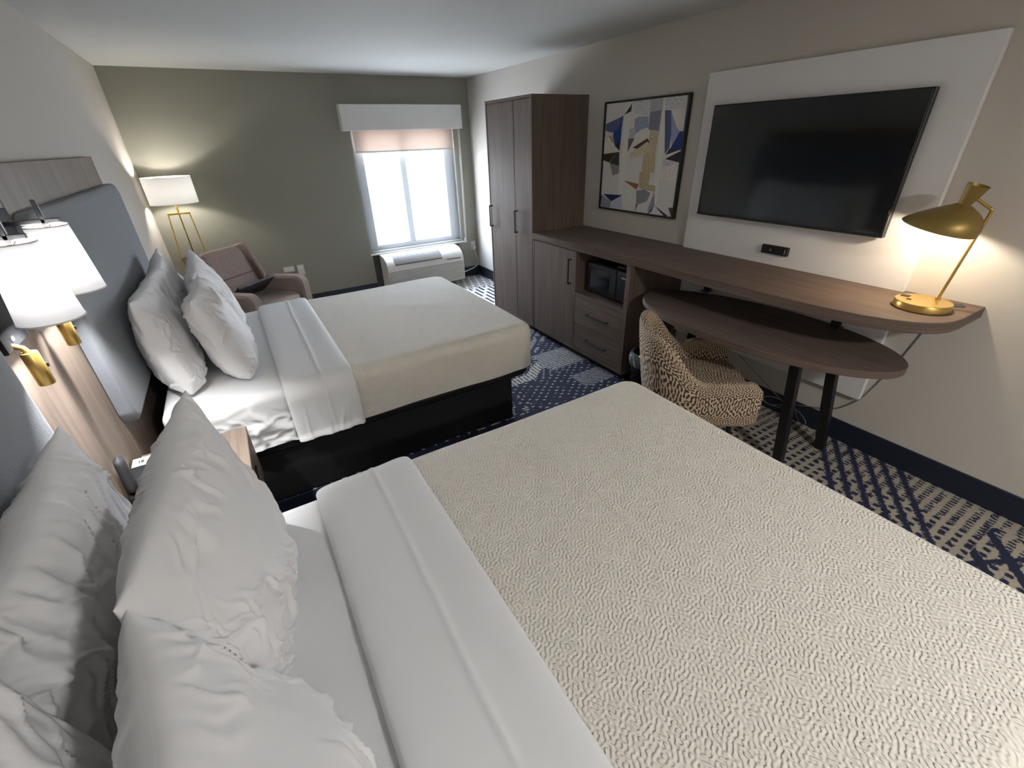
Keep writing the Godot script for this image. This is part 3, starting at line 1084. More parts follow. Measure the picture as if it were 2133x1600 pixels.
func bed(k: int, z0: float, z1: float, which: String) -> void:
	var x0 := 0.115
	var x1 := 2.165
	var zc := (z0 + z1) / 2
	var t := thing("bed", Vector3(1.12, 0, zc), "queen bed with black base and white fitted sheet, " + which, "bed", "queen beds")
	var b := B.new()
	b.span(Vector3(0.12, 0.0, z0 + 0.05), Vector3(2.02, 0.335, z1 - 0.03), 0.01)
	part("base", b, M.black_cloth, t)
	b = B.new()
	var o := PackedVector2Array()
	for c in [[x1 - 0.10, z1 - 0.10, 0], [x0 + 0.02, z1 - 0.02, 90], [x0 + 0.02, z0 + 0.02, 180], [x1 - 0.10, z0 + 0.10, 270]]:
		var rad := 0.10 if c[0] > 1.0 else 0.02
		for i in 7:
			var a := deg_to_rad(c[2] + i * 15.0)
			o.append(Vector2(c[0] + rad * cos(a), c[1] + rad * sin(a)))
	b.prism(o, 0.335, 0.385, 0.012)
	part("platform", b, M.black, t)
	# mattress in its fitted sheet
	var r := 0.045
	var top := 0.685
	var inn := [x0 + r, z0 + r, x1 - r, z1 - r]
	var side := r * PI / 2 + (top - r - 0.388)
	var crumple := func(a: float, c: float, p: Vector3) -> float:
		var drop: float = clampf((top - p.y) / 0.3, 0.0, 1.0)
		var w := 0.0
		if p.x < 1.0:
			var hz: float = p.z + (top - p.y)
			w += 0.009 * crease(p.x * 75.0 + hz * 30.0, hz * 210.0, 0.16) * smoothstep(0.06, 0.4, drop)
			w += 0.008 * crease(p.x * 120.0 - hz * 120.0, hz * 120.0 + p.x * 60.0, 0.14) * smoothstep(0.06, 0.4, drop) * smoothstep(0.3, 0.5, p.x)
			w += 0.006 * crease(p.x * 250.0, hz * 420.0, 0.2) * smoothstep(0.1, 0.5, drop)
			w += 0.003 * crease(p.x * 60.0 + p.z * 40.0, p.z * 25.0, 0.1) * (1.0 - drop)
		return w * (1.0 - smoothstep(0.64, 0.73, p.x))
	b = cloth(x0 - side, x1 + side, z0 - side, z1 + side, 0.0085, inn, 0.05, r, top, side, crumple, 1.0)
	part("mattress", b, M.sheet, t, "mattress in a white fitted sheet")
	# bedspread
	var lift := 0.017
	var dr := side - 0.004
	var inn2 := [x0 - 1.0, z0 + r, x1 - r, z1 - r]
	var seams := []
	if k == 1:
		seams = [[1.285, 4.581, 1.482, 5.038, 0.006, 0.02], [1.482, 5.038, 1.448, 5.477, 0.005, 0.012], [1.926, 4.771, 2.02, 5.421, 0.004, 0.012], [1.443, 4.625, 1.493, 5.075, 0.006, 0.03], [1.653, 5.026, 1.687, 5.336, 0.003, 0.02], [1.70, 4.60, 1.83, 5.10, 0.004, 0.03]]
	else:
		seams = [[1.40, 2.65, 1.85, 2.95, 0.003, 0.04], [1.30, 2.4, 1.75, 2.45, 0.003, 0.05]]
	var wav := func(a: float, c: float, p: Vector3) -> float:
		var w: float = lift + 0.004 * nz.get_noise_2d(a * 60.0 + k * 400.0, c * 60.0) + 0.006 * nz.get_noise_2d(a * 22.0 + k * 400.0, c * 22.0)
		for s in seams:
			var pa := Vector2(s[0], s[1])
			var pb := Vector2(s[2], s[3])
			var d := pb - pa
			var tt := clampf((Vector2(a, c) - pa).dot(d) / d.length_squared(), 0.0, 1.0)
			var dist := (Vector2(a, c) - pa - d * tt).length()
			w += s[4] * exp(-pow(dist / s[5], 2.0)) * sin(PI * clampf(tt, 0.08, 0.92))
		# hem waves
		var drop: float = clampf((0.68 - p.y) / 0.3, 0.0, 1.0)
		w += drop * 0.010 * nz.get_noise_2d(a * 90.0, c * 90.0 + 77.0)
		return w
	b = cloth(0.72, x1 + dr, z0 - dr, z1 + dr, 0.011, inn2, 0.03, r + 0.004, top, dr, wav, 3.4)
	one("bedspread", b, M.spread, Vector3(1.4, top, zc), "off white quilted bedspread covering the bed " + which, "bedspread", "quilted bedspreads")
	# the top sheet folded back over the bedspread
	var dr2 := side + 0.002
	var inn3 := [x0 - 1.0, z0 + r, x1 + 1.0, z1 - r]
	var fold := func(a: float, c: float, p: Vector3) -> float:
		var s := (a - 0.645) / 0.352
		var w := 0.014 + 0.022 * pow(maxf(0.0, 1.0 - pow(absf(s * 2 - 1), 7.0)), 0.5) + 0.006 * smoothstep(0.6, 0.97, s)
		w += 0.004 * nz.get_noise_2d(a * 70.0, c * 24.0 + k * 90.0)
		# pressed crease along its middle
		var cx := 0.845 + 0.02 * nz.get_noise_2d(c * 40.0, 9.0 + k * 50.0)
		w += 0.004 * exp(-pow((a - cx) / 0.008, 2.0))
		var drop: float = clampf((0.66 - p.y) / 0.28, 0.0, 1.0)
		w += drop * 0.013 * crease(a * 210.0 + 26.0 * p.y, p.y * 45.0 + k * 70.0, 0.2) + drop * 0.006 * crease(a * 420.0 - 30.0 * p.y, p.y * 70.0 + k * 70.0, 0.2)
		w += 0.012 * exp(-pow((p.y - 0.40) / 0.02, 2.0))
		return w
	b = cloth(0.645, 0.997, z0 - dr2, z1 + dr2, 0.0065, inn3, 0.05, r + 0.018, top, dr2, fold, 1.0)
	one("top_sheet", b, M.sheet, Vector3(0.82, top, zc), "white top sheet folded back across the bed " + which, "sheet", "folded top sheets")
	var g := "pillows on the bed " + which
	if k == 0:
		pillow("pillow", "white pillow against the headboard, window bed, armchair side", g, Vector3(0.205, 0.935, 2.51), 0.36, 0.262, 0.100, 0.10, 0.0, 0.06, 1, 90, 64)
		pillow("pillow", "white pillow against the headboard, window bed, nightstand side", g, Vector3(0.205, 0.925, 3.14), 0.36, 0.262, 0.105, 0.14, 0.03, -0.04, 2, 110, 84)
		pillow("pillow", "white pillow leaning in the front row, window bed, armchair side", g, Vector3(0.42, 0.915, 2.52), 0.36, 0.255, 0.105, 0.24, 0.0, 0.06, 3, 100, 74)
		pillow("pillow", "white pillow leaning in the front row, window bed, nightstand side", g, Vector3(0.445, 0.905, 3.10), 0.37, 0.250, 0.110, 0.24, 0.0, -0.03, 4, 130, 96)
	else:
		pillow("pillow", "creased white pillow against the headboard, bed facing the television, nightstand side", g, Vector3(0.180, 0.92, 4.94), 0.355, 0.268, 0.095, 0.08, 0.0, 0.05, 5, 170, 124)
		pillow("pillow", "white pillow against the headboard, bed facing the television, far from the nightstand", g, Vector3(0.215, 0.93, 5.62), 0.37, 0.270, 0.105, 0.12, 0.0, 0.0, 6, 120, 90)
		pillow("pillow", "creased white pillow in the front row, bed facing the television, nightstand side", g, Vector3(0.415, 0.922, 4.905), 0.34, 0.272, 0.105, 0.16, -0.12, 0.05, 7, 200, 150)
		pillow("pillow", "white pillow in the front row, bed facing the television, far from the nightstand", g, Vector3(0.48, 0.90, 5.595), 0.37, 0.262, 0.115, 0.30, 0.16, 0.02, 8, 200, 150)


func build_nightstand() -> void:
	var t := thing("nightstand", Vector3(0.24, 0, 4.08), "nightstand with a wood top and charcoal body between the beds", "nightstand")
	var b := B.new()
	b.span(Vector3(0.033, 0.578, 3.735), Vector3(0.445, 0.60, 4.425), 0.002, 2)
	part("top", b, M.wood_light, t)
	b = B.new()
	b.span(Vector3(0.035, 0.10, 3.745), Vector3(0.43, 0.578, 4.415), 0.003)
	part("body", b, M.charcoal, t)
	b = B.new()
	b.span(Vector3(0.43, 0.35, 3.755), Vector3(0.445, 0.57, 4.405), 0.002, 2)
	var d := part("drawer", b, M.wood_light, t)
	b = B.new()
	b.span(Vector3(0.445, 0.53, 4.0), Vector3(0.46, 0.54, 4.16), 0.003)
	part("handle", b, M.black_satin, d)
	for q in [[0.06, 3.77], [0.06, 4.39], [0.41, 3.77], [0.41, 4.39]]:
		b = B.new()
		b.span(Vector3(q[0] - 0.02, 0, q[1] - 0.02), Vector3(q[0] + 0.02, 0.10, q[1] + 0.02), 0.002)
		part("leg", b, M.charcoal, t)
	# telephone with a printed card
	t = thing("telephone", Vector3(0.11, 0.6, 3.98), "black telephone with a printed white card on the nightstand", "telephone")
	b = B.new()
	var o := PackedVector2Array([Vector2(3.865, -0.602), Vector2(4.095, -0.602), Vector2(4.095, -0.625), Vector2(3.935, -0.658), Vector2(3.865, -0.662)])
	b.prism(o, 0.035, 0.22, 0.004, Transform3D(Basis(Vector3(0, 0, 1), Vector3(1, 0, 0), Vector3(0, -1, 0)), Vector3.ZERO))
	part("base", b, M.black, t)
	b = B.new()
	var ya := 0.6635
	var yb := 0.6605
	b.poly([Vector3(0.040, ya, 3.87), Vector3(0.040, yb, 3.928), Vector3(0.20, yb, 3.928), Vector3(0.20, ya, 3.87)], Vector3.UP, [Vector2(0, 0), Vector2(0, 1), Vector2(1, 1), Vector2(1, 0)])
	part("label_card", b, M.card, t)
	b = B.new()
	var hp := PackedVector3Array()
	for i in 12:
		for j in 13:
			var s := i / 11.0
			var a := TAU * j / 12.0
			var rr := 0.026 * pow(maxf(0.0, 1.0 - pow(absf(2 * s - 1), 6.0)), 0.5)
			hp.append(Vector3(0.055 + rr * 0.7 * cos(a), 0.63 + 0.165 * s, 4.065 - 0.02 * s + rr * sin(a)))
	b.grid(hp, 12, 13, false, true, 1, 1, true)
	part("handset", b, M.charcoal, t)
	b = B.new()
	b.tube([Vector3(0.10, 0.625, 3.866), Vector3(0.085, 0.625, 3.84), Vector3(0.06, 0.607, 3.80), Vector3(0.04, 0.605, 3.775)], 0.004, 6)
	part("cord", b, M.black, t)


func build_corner() -> void:
	# floor lamp
	var lx := 0.238
	var lz := 0.30
	var t := thing("floor_lamp", Vector3(lx, 0, lz), "brass tripod floor lamp with a white drum shade in the corner", "floor lamp")
	var at := Transform3D(Basis(), Vector3(lx, 0, lz))
	var b := B.new()
	b.lathe([Vector2(0.2, 1.318), Vector2(0.2, 1.553)], 64, at)
	var shd := part("lamp_shade", b, M.shade, t)
	for y in [1.318, 1.548]:
		b = B.new()
		b.lathe([Vector2(0.1985, y), Vector2(0.2015, y), Vector2(0.2015, y + 0.005), Vector2(0.1985, y + 0.005), Vector2(0.1985, y)], 64, at)
		part("trim", b, M.paper, shd)
	b = B.new()
	b.span(Vector3(lx - 0.095, 1.218, lz - 0.01), Vector3(lx + 0.095, 1.238, lz + 0.01), 0.002)
	part("crossbar", b, M.brass, t)
	b = B.new()
	b.tube([Vector3(lx, 1.215, lz), Vector3(lx, 1.30, lz), Vector3(lx, 1.40, lz)], 0.0115, 12)
	part("stem", b, M.brass, t)
	b = B.new()
	for k in 3:
		var a := TAU * k / 3.0
		b.tube([Vector3(lx, 1.54, lz), Vector3(lx + 0.1 * cos(a), 1.541, lz + 0.1 * sin(a)), Vector3(lx + 0.198 * cos(a), 1.542, lz + 0.198 * sin(a))], 0.0025, 6)
	b.tube([Vector3(lx, 1.47, lz), Vector3(lx, 1.51, lz), Vector3(lx, 1.55, lz)], 0.004, 6)
	part("spider", b, M.brass, t)
	for q in [[Vector3(lx - 0.088, 1.222, lz), Vector3(lx - 0.17, 0.0, lz + 0.10)], [Vector3(lx + 0.088, 1.222, lz), Vector3(lx + 0.15, 0.0, lz + 0.10)], [Vector3(lx, 1.222, lz - 0.005), Vector3(lx - 0.01, 0.0, lz - 0.2)]]:
		b = B.new()
		var d: Vector3 = q[1] - q[0]
		var m: Vector3 = (q[0] + q[1]) / 2
		var y := d.normalized()
		var x := y.cross(Vector3(0, 0, 1)).normalized()
		b.box(Vector3.ZERO, Vector3(0.012, d.length(), 0.012), 0.001, 1, Transform3D(Basis(x, y, x.cross(y)), m))
		part("leg", b, M.brass, t)
	b = B.new()
	var pr := []
	for k in 11:
		var a := -PI / 2 + PI * k / 10.0
		pr.append(Vector2(0.03 * cos(a), 1.435 + 0.04 * sin(a)))
	b.lathe(pr, 20, at)
	part("bulb", b, M.bulb, t)
	lamp(t, Vector3(lx, 1.435, lz), 0.27, rgb(255, 249, 239), 0.03)
	build_armchair()
	for q in [[1.027, 0.452, 1.147, 0.512, "small wide white wall outlet above the arm of the armchair"], [1.18, 0.395, 1.255, 0.515, "small upright white wall outlet beside the armchair"]]:
		t = thing("wall_outlet", Vector3((q[0] + q[2]) / 2, q[1], 0), q[4], "outlet", "white wall outlets")
		b = B.new()
		b.span(Vector3(q[0], q[1], 0), Vector3(q[2], q[3], 0.006), 0.002)
		part("cover_plate", b, M.plastic, t)
		for s in [0.3, 0.7]:
			b = B.new()
			var cx: float = (q[0] + q[2]) / 2
			var cy: float = lerpf(q[1], q[3], s)
			if q[2] - q[0] > 0.1:
				cx = lerpf(q[0], q[2], s)
				cy = (q[1] + q[3]) / 2
			b.box(Vector3(cx, cy, 0.007), Vector3(0.028, 0.024, 0.004), 0.001)
			part("socket", b, M.paper, t)


# a cushion: rounded block in its own axes
func cushion(b: B, s: Vector3, pw: float, t: Transform3D, n1 := 20, n2 := 36) -> void:
	var p := PackedVector3Array()
	for i in n1:
		for j in n2:
			var th := -PI / 2 + PI * i / (n1 - 1)
			var ph := TAU * j / (n2 - 1)
			var ct := cos(th)
			var st := sin(th)
			var e := 2.0 / pw
			var x := signf(ct * cos(ph)) * pow(absf(ct), e) * pow(absf(cos(ph)), e)
			var z := signf(ct * sin(ph)) * pow(absf(ct), e) * pow(absf(sin(ph)), e)
			var y := signf(st) * pow(absf(st), e)
			p.append(t * Vector3(x * s.x / 2, y * s.y / 2, z * s.z / 2))
	b.grid(p, n1, n2, false, true, 1, 1, false)


func build_armchair() -> void:
	var c := Vector3(0.675, 0, 0.90)
	var turn := deg_to_rad(-47.0)   # faces the foot of the bed
	var base := Transform3D(Basis(Vector3.UP, turn), c)
	var t := thing("armchair", c, "taupe fabric armchair with a rounded back beside the floor lamp", "armchair")
	# own axes: x forward, z to its right
	var b := B.new()
	b.box(Vector3(0.02, 0.20, 0), Vector3(0.60, 0.22, 0.56), 0.02, 1, base)
	part("seat_base", b, M.tweed, t)
	b = B.new()
	cushion(b, Vector3(0.58, 0.15, 0.53), 5.0, base * Transform3D(Basis(), Vector3(0.05, 0.385, 0)))
	part("seat_cushion", b, M.tweed, t)
	for s in [-1.0, 1.0]:
		b = B.new()
		var o := PackedVector2Array()
		# arm in (x forward, y): rounded front top corner
		for q in [[0.33, 0.08], [-0.28, 0.08], [-0.28, 0.585]]:
			o.append(Vector2(q[0], -q[1]))
		for k in 7:
			var a := deg_to_rad(90.0 - k * 15.0)
			o.append(Vector2(0.25 + 0.08 * cos(a), -(0.52 + 0.08 * sin(a))))
		b.prism(o, -0.06, 0.06, 0.02, base * Transform3D(Basis(Vector3(1, 0, 0), Vector3(0, 0, 1), Vector3(0, -1, 0)), Vector3(0, 0, s * 0.335)))
		part("arm", b, M.tweed, t)
	# back: cushion leaning between two wings
	var lean := Transform3D(Basis(Vector3(0, 0, 1), deg_to_rad(17.0)), Vector3(-0.20, 0.38, 0))
	b = B.new()
	cushion(b, Vector3(0.13, 0.54, 0.50), 6.0, base * lean * Transform3D(Basis(), Vector3(0.03, 0.27, 0)))
	part("back_cushion", b, M.tweed, t)
	b = B.new()
	b.box(Vector3(-0.045, 0.255, 0), Vector3(0.09, 0.60, 0.58), 0.03, 1, base * lean)
	part("back_shell", b, M.tweed, t)
	for s in [-1.0, 1.0]:
		b = B.new()
		var o := PackedVector2Array([Vector2(-0.06, -0.56), Vector2(0.08, -0.55), Vector2(0.11, -0.50), Vector2(0.15, -0.20), Vector2(0.12, -0.10), Vector2(-0.06, -0.08)])
		b.prism(o, -0.028, 0.028, 0.014, base * lean * Transform3D(Basis(Vector3(1, 0, 0), Vector3(0, 0, 1), Vector3(0, -1, 0)), Vector3(0, 0, s * 0.285)))
		part("wing", b, M.tweed, t)
	b = B.new()
	b.box(Vector3(0.068 + 0.03, 0.26, 0), Vector3(0.006, 0.010, 0.46), 0.002, 1, base * lean)
	part("back_seam", b, M.plastic_dark, t)
	for q in [[0.26, -0.3], [0.26, 0.3], [-0.24, -0.3], [-0.24, 0.3]]:
		b = B.new()
		b.box(Vector3(q[0], 0.045, q[1]), Vector3(0.05, 0.09, 0.05), 0.004, 1, base)
		part("leg", b, M.black, t)
	# lap board on the seat
	b = B.new()
	var lt := base * Transform3D(Basis(Vector3(0, 0, 1), deg_to_rad(38.0)), Vector3(0.02, 0.56, 0.06))
	b.box(Vector3.ZERO, Vector3(0.24, 0.022, 0.46), 0.005, 1, lt)
	one("lap_board", b, M.charcoal, lt * Vector3(0, -0.02, 0), "dark grey lap board resting on the armchair seat", "lap board")


func bar_handle(called: String, a: Vector3, b_: Vector3, out: Vector3, parent: Node3D) -> void:
	var b := B.new()
	var r := 0.006
	var d := (b_ - a).normalized()
	for e in [[a, b_]]:
		b.span(e[0] + out - Vector3(r, r, r), e[1] + out + Vector3(r, r, r), 0.002)
	for q in [a, b_]:
		b.span(q + out.normalized() * 0.0 - (Vector3.ONE - out.normalized().abs()) * r, q + out + (Vector3.ONE - out.normalized().abs()) * r, 0.001)
	part(called, b, M.black_satin, parent)


func build_casework() -> void:
	var xf := 3.02
	# wardrobe
	var t := thing("wardrobe", Vector3(3.325, 0, 1.96), "tall dark wood wardrobe with two doors beside the window", "wardrobe")
	var b := B.new()
	b.span(Vector3(xf, 0.06, 1.565), Vector3(WB, 0.08, 2.365), 0.001, 1)
	b.span(Vector3(xf, 2.062, 1.565), Vector3(WB, 2.085, 2.365), 0.001, 2)
	b.span(Vector3(xf, 0.08, 1.565), Vector3(WB, 2.062, 1.585), 0.001, 1)
	b.span(Vector3(xf, 0.08, 2.345), Vector3(WB, 2.062, 2.365), 0.001, 1)
	b.span(Vector3(WB - 0.012, 0.08, 1.585), Vector3(WB, 2.062, 2.345), 0.0, 1)
	part("carcass", b, M.wood, t)
	b = B.new()
	b.span(Vector3(xf + 0.05, 0, 1.585), Vector3(WB, 0.06, 2.345))
	part("plinth", b, M.black, t)
	for q in [[1.588, 2.068, 1.612], [2.072, 2.342, 2.104]]:
		b = B.new()
		b.span(Vector3(xf + 0.003, 0.083, q[0]), Vector3(xf + 0.022, 2.059, q[1]), 0.002, 1)
		var d := part("door", b, M.wood, t)
		bar_handle("handle", Vector3(xf + 0.003, 0.97, q[2]), Vector3(xf + 0.003, 1.165, q[2]), Vector3(-0.035, 0, 0), d)
	# cabinet with refrigerator door, oven niche and drawers
	t = thing("cabinet", Vector3(3.325, 0, 3.01), "dark wood cabinet with a door, an open niche and two drawers", "cabinet")
	b = B.new()
	var z0 := 2.372
	var z1 := 3.65
	b.span(Vector3(xf, 0.06, z0), Vector3(WB, 0.942, z0 + 0.02), 0.001, 1)
	b.span(Vector3(xf, 0.06, 3.0), Vector3(WB - 0.02, 0.942, 3.022), 0.001, 1)
	b.span(Vector3(xf - 0.004, 0.06, 3.607), Vector3(W - 0.003, 0.944, z1), 0.001, 1)
	b.span(Vector3(xf, 0.06, z0 + 0.02), Vector3(WB, 0.08, 3.607), 0.001, 2)
	b.span(Vector3(xf, 0.575, 3.022), Vector3(WB - 0.02, 0.598, 3.607), 0.001, 2)
	b.span(Vector3(WB - 0.02, 0.08, z0 + 0.02), Vector3(WB, 0.942, 3.607), 0.0, 1)
	part("carcass", b, M.wood, t)
	b = B.new()
	b.span(Vector3(xf + 0.05, 0, z0 + 0.02), Vector3(WB - 0.02, 0.06, z1 - 0.02))
	part("plinth", b, M.black, t)
	b = B.new()
	b.span(Vector3(xf + 0.001, 0.083, z0 + 0.023), Vector3(xf + 0.02, 0.938, 2.997), 0.002, 1)
	var dd := part("door", b, M.wood, t)
	bar_handle("handle", Vector3(xf + 0.001, 0.66, 2.955), Vector3(xf + 0.001, 0.865, 2.955), Vector3(-0.03, 0, 0), dd)
	for q in [[0.325, 0.572, 0.449], [0.083, 0.321, 0.211]]:
		b = B.new()
		b.span(Vector3(xf + 0.001, q[0], 3.025), Vector3(xf + 0.02, q[1], 3.604), 0.002, 2)
		dd = part("drawer", b, M.wood, t)
		bar_handle("handle", Vector3(xf + 0.001, q[2], 3.212), Vector3(xf + 0.001, q[2], 3.45), Vector3(-0.028, 0, 0), dd)
	# the continuous worktop: over the cabinet, then a shelf with a rounded end
	b = B.new()
	var o := PackedVector2Array([Vector2(WB, z0), Vector2(xf - 0.008, z0), Vector2(xf - 0.008, 3.605), Vector2(xf + 0.012, 3.652), Vector2(3.012, 4.66), Vector2(3.03, 4.93)])
	for q in [[3.062, 5.095], [3.10, 5.19], [3.145, 5.262], [3.19, 5.308], [3.235, 5.338], [3.29, 5.358], [3.36, 5.366], [WB, 5.367]]:
		o.append(Vector2(q[0], q[1]))
	b.prism(o, 0.945, 1.0, 0.003)
	var wt := thing("worktop", Vector3(3.33, 0.945, 3.87), "long wood worktop running from the wardrobe to the brass desk lamp", "worktop")
	part("slab", b, M.wood, wt)
	b = B.new()
	b.lathe([Vector2(0.03, 1.0), Vector2(0.029, 1.0025), Vector2(0.0, 1.0025)], 28, Transform3D(Basis(), Vector3(3.545, 0, 5.285)))
	part("grommet", b, M.black_satin, wt)
	# microwave
	t = thing("microwave", Vector3(3.3, 0.6, 3.31), "black microwave oven inside the cabinet niche", "microwave")
	b = B.new()
	b.span(Vector3(3.12, 0.612, 3.07), Vector3(3.52, 0.86, 3.565), 0.006)
	part("body", b, M.black, t)
	b = B.new()
	b.span(Vector3(3.105, 0.616, 3.075), Vector3(3.12, 0.856, 3.42), 0.004)
	var d2 := part("door", b, M.black_satin, t)
	b = B.new()
	b.span(Vector3(3.1035, 0.655, 3.105), Vector3(3.106, 0.815, 3.345))
	part("door_window", b, M.screen, d2)
	b = B.new()
	b.span(Vector3(3.105, 0.616, 3.424), Vector3(3.12, 0.856, 3.56), 0.004)
	var cp := part("control_panel", b, M.black_satin, t)
	b = B.new()
	b.span(Vector3(3.1035, 0.80, 3.475), Vector3(3.106, 0.812, 3.52))
	part("display", b, M.grille, cp)
	for q in [[3.09, 0.6, 3.1], [3.09, 0.6, 3.53], [3.45, 0.6, 3.1], [3.45, 0.6, 3.53]]:
		b = B.new()
		b.lathe([Vector2(0, 0.598), Vector2(0.012, 0.598), Vector2(0.012, 0.614), Vector2(0, 0.614)], 12, Transform3D(Basis(), Vector3(q[0] + 0.05, 0, q[2])))
		part("foot", b, M.black, t)
	b = B.new()
	b.box(Vector3(3.22, 0.862, 3.46), Vector3(0.12, 0.003, 0.19), 0.0, 1)
	one("paper_leaflet", b, M.paper, Vector3(3.22, 0.8605, 3.46), "pale paper leaflet lying on top of the microwave", "leaflet")


func build_television() -> void:
	var b := B.new()
	b.span(Vector3(W - 0.04, 0.33, 3.612), Vector3(WB, 0.944, 5.046), 0.002)
	b.span(Vector3(W - 0.04, 0.944, 3.612), Vector3(WB, 2.107, 5.046), 0.002)
	one("tv_backboard", b, M.white_panel, Vector3(WB, 0.33, 4.33), "large white board on the wall behind the television", "backboard")
	var t := thing("television", Vector3(3.55, 1.26, 4.31), "flat black television switched off on the white panel", "television")
	b = B.new()
	b.span(Vector3(3.533, 1.258, 3.732), Vector3(3.568, 1.92, 4.888), 0.003)
	part("casing", b, M.black, t)
	b = B.new()
	b.span(Vector3(3.5305, 1.272, 3.740), Vector3(3.5335, 1.914, 4.880), 0.001)
	part("screen", b, M.screen, t)
	b = B.new()
	b.span(Vector3(3.566, 1.40, 4.05), Vector3(3.592, 1.75, 4.57), 0.003)
	part("wall_mount", b, M.black, t)
	b = B.new()
	b.span(Vector3(3.529, 1.2585, 3.7325), Vector3(3.534, 1.275, 3.742), 0.001)
	part("sensor", b, mat(rgb(90, 40, 34), 0.4), t)
	t = thing("media_socket", Vector3(3.58, 1.07, 4.33), "small black media connection box on the white panel under the television", "socket")
	b = B.new()
	b.span(Vector3(3.568, 1.07, 4.243), Vector3(3.59, 1.124, 4.416), 0.004)
	part("body", b, M.black, t)
	b = B.new()
	b.tube([Vector3(3.567, 1.083, 4.397), Vector3(3.566, 1.097, 4.399), Vector3(3.567, 1.111, 4.397)], 0.0018, 6)
	part("rim", b, M.grille, t)
	b = B.new()
	b.box(Vector3(3.5675, 1.096, 4.305), Vector3(0.002, 0.014, 0.006), 0.0)
	part("port", b, M.grille, t)
	# framed picture
	t = thing("framed_picture", Vector3(3.61, 1.18, 3.05), "abstract picture of blue, beige and brown shapes in a black frame", "picture")
	var y0 := 1.185
	var y1 := 2.012
	var z0 := 2.615
	var z1 := 3.478
	var f := 0.014
	b = B.new()
	b.span(Vector3(W - 0.042, y0, z0), Vector3(WB, y0 + f, z1), 0.002, 2)
	b.span(Vector3(W - 0.042, y1 - f, z0), Vector3(WB, y1, z1), 0.002, 2)
	b.span(Vector3(W - 0.042, y0 + f, z0), Vector3(WB, y1 - f, z0 + f), 0.002, 1)
	b.span(Vector3(W - 0.042, y0 + f, z1 - f), Vector3(WB, y1 - f, z1), 0.002, 1)
	part("frame", b, M.black, t)
	b = B.new()
	var x := W - 0.03
	b.poly([Vector3(x, y0 + f, z0 + f), Vector3(x, y0 + f, z1 - f), Vector3(x, y1 - f, z1 - f), Vector3(x, y1 - f, z0 + f)], Vector3.LEFT, [Vector2(0, 1), Vector2(1, 1), Vector2(1, 0), Vector2(0, 0)])
	part("canvas", b, M.art, t)


func build_desk() -> void:
	var t := thing("desk", Vector3(3.2, 0, 4.5), "oval wood desk on black steel legs below the worktop", "desk")
	var b := B.new()
	var o := PackedVector2Array()
	for k in 72:
		var a := TAU * k / 72.0
		var p := Vector2(0.366 * cos(a), 0.786 * sin(a)).rotated(-0.038)
		o.append(Vector2(3.197 + p.x, 4.501 + p.y))
	b.prism(o, 0.712, 0.75, 0.003)
	part("top", b, M.wood, t)
	for q in [[Vector3(3.08, 0.70, 4.87), Vector3(3.06, 0.0, 4.95)], [Vector3(3.40, 0.70, 4.91), Vector3(3.44, 0.0, 5.0)], [Vector3(3.08, 0.70, 4.0), Vector3(3.06, 0.0, 3.93)], [Vector3(3.40, 0.70, 3.99), Vector3(3.44, 0.0, 3.91)]]:
		b = B.new()
		var d: Vector3 = q[0] - q[1]
		var y := d.normalized()
		var x := y.cross(Vector3(0, 0, 1)).normalized()
		b.box(Vector3.ZERO, Vector3(0.04, d.length(), 0.055), 0.003, 1, Transform3D(Basis(x, y, x.cross(y)), (q[0] + q[1]) / 2))
		part("leg", b, M.black, t)
	for z in [3.995, 4.89]:
		b = B.new()
		b.span(Vector3(3.0, 0.70, z - 0.03), Vector3(3.46, 0.712, z + 0.03), 0.002)
		part("bracket", b, M.black, t)
	b = B.new()
	b.span(Vector3(3.22, 0.67, 3.995), Vector3(3.26, 0.712, 4.89), 0.002)
	part("rail", b, M.black, t)
	for z in [3.955, 4.83]:
		b = B.new()
		b.span(Vector3(3.49, 0.75, z - 0.025), Vector3(3.515, 0.945, z + 0.025), 0.002)
		var ps := part("post", b, M.black, t)
		b = B.new()
		b.span(Vector3(3.46, 0.75, z - 0.03), Vector3(3.54, 0.754, z + 0.03), 0.001)
		part("foot_plate", b, M.black_satin, ps)
	build_chair()
	build_desk_lamp()


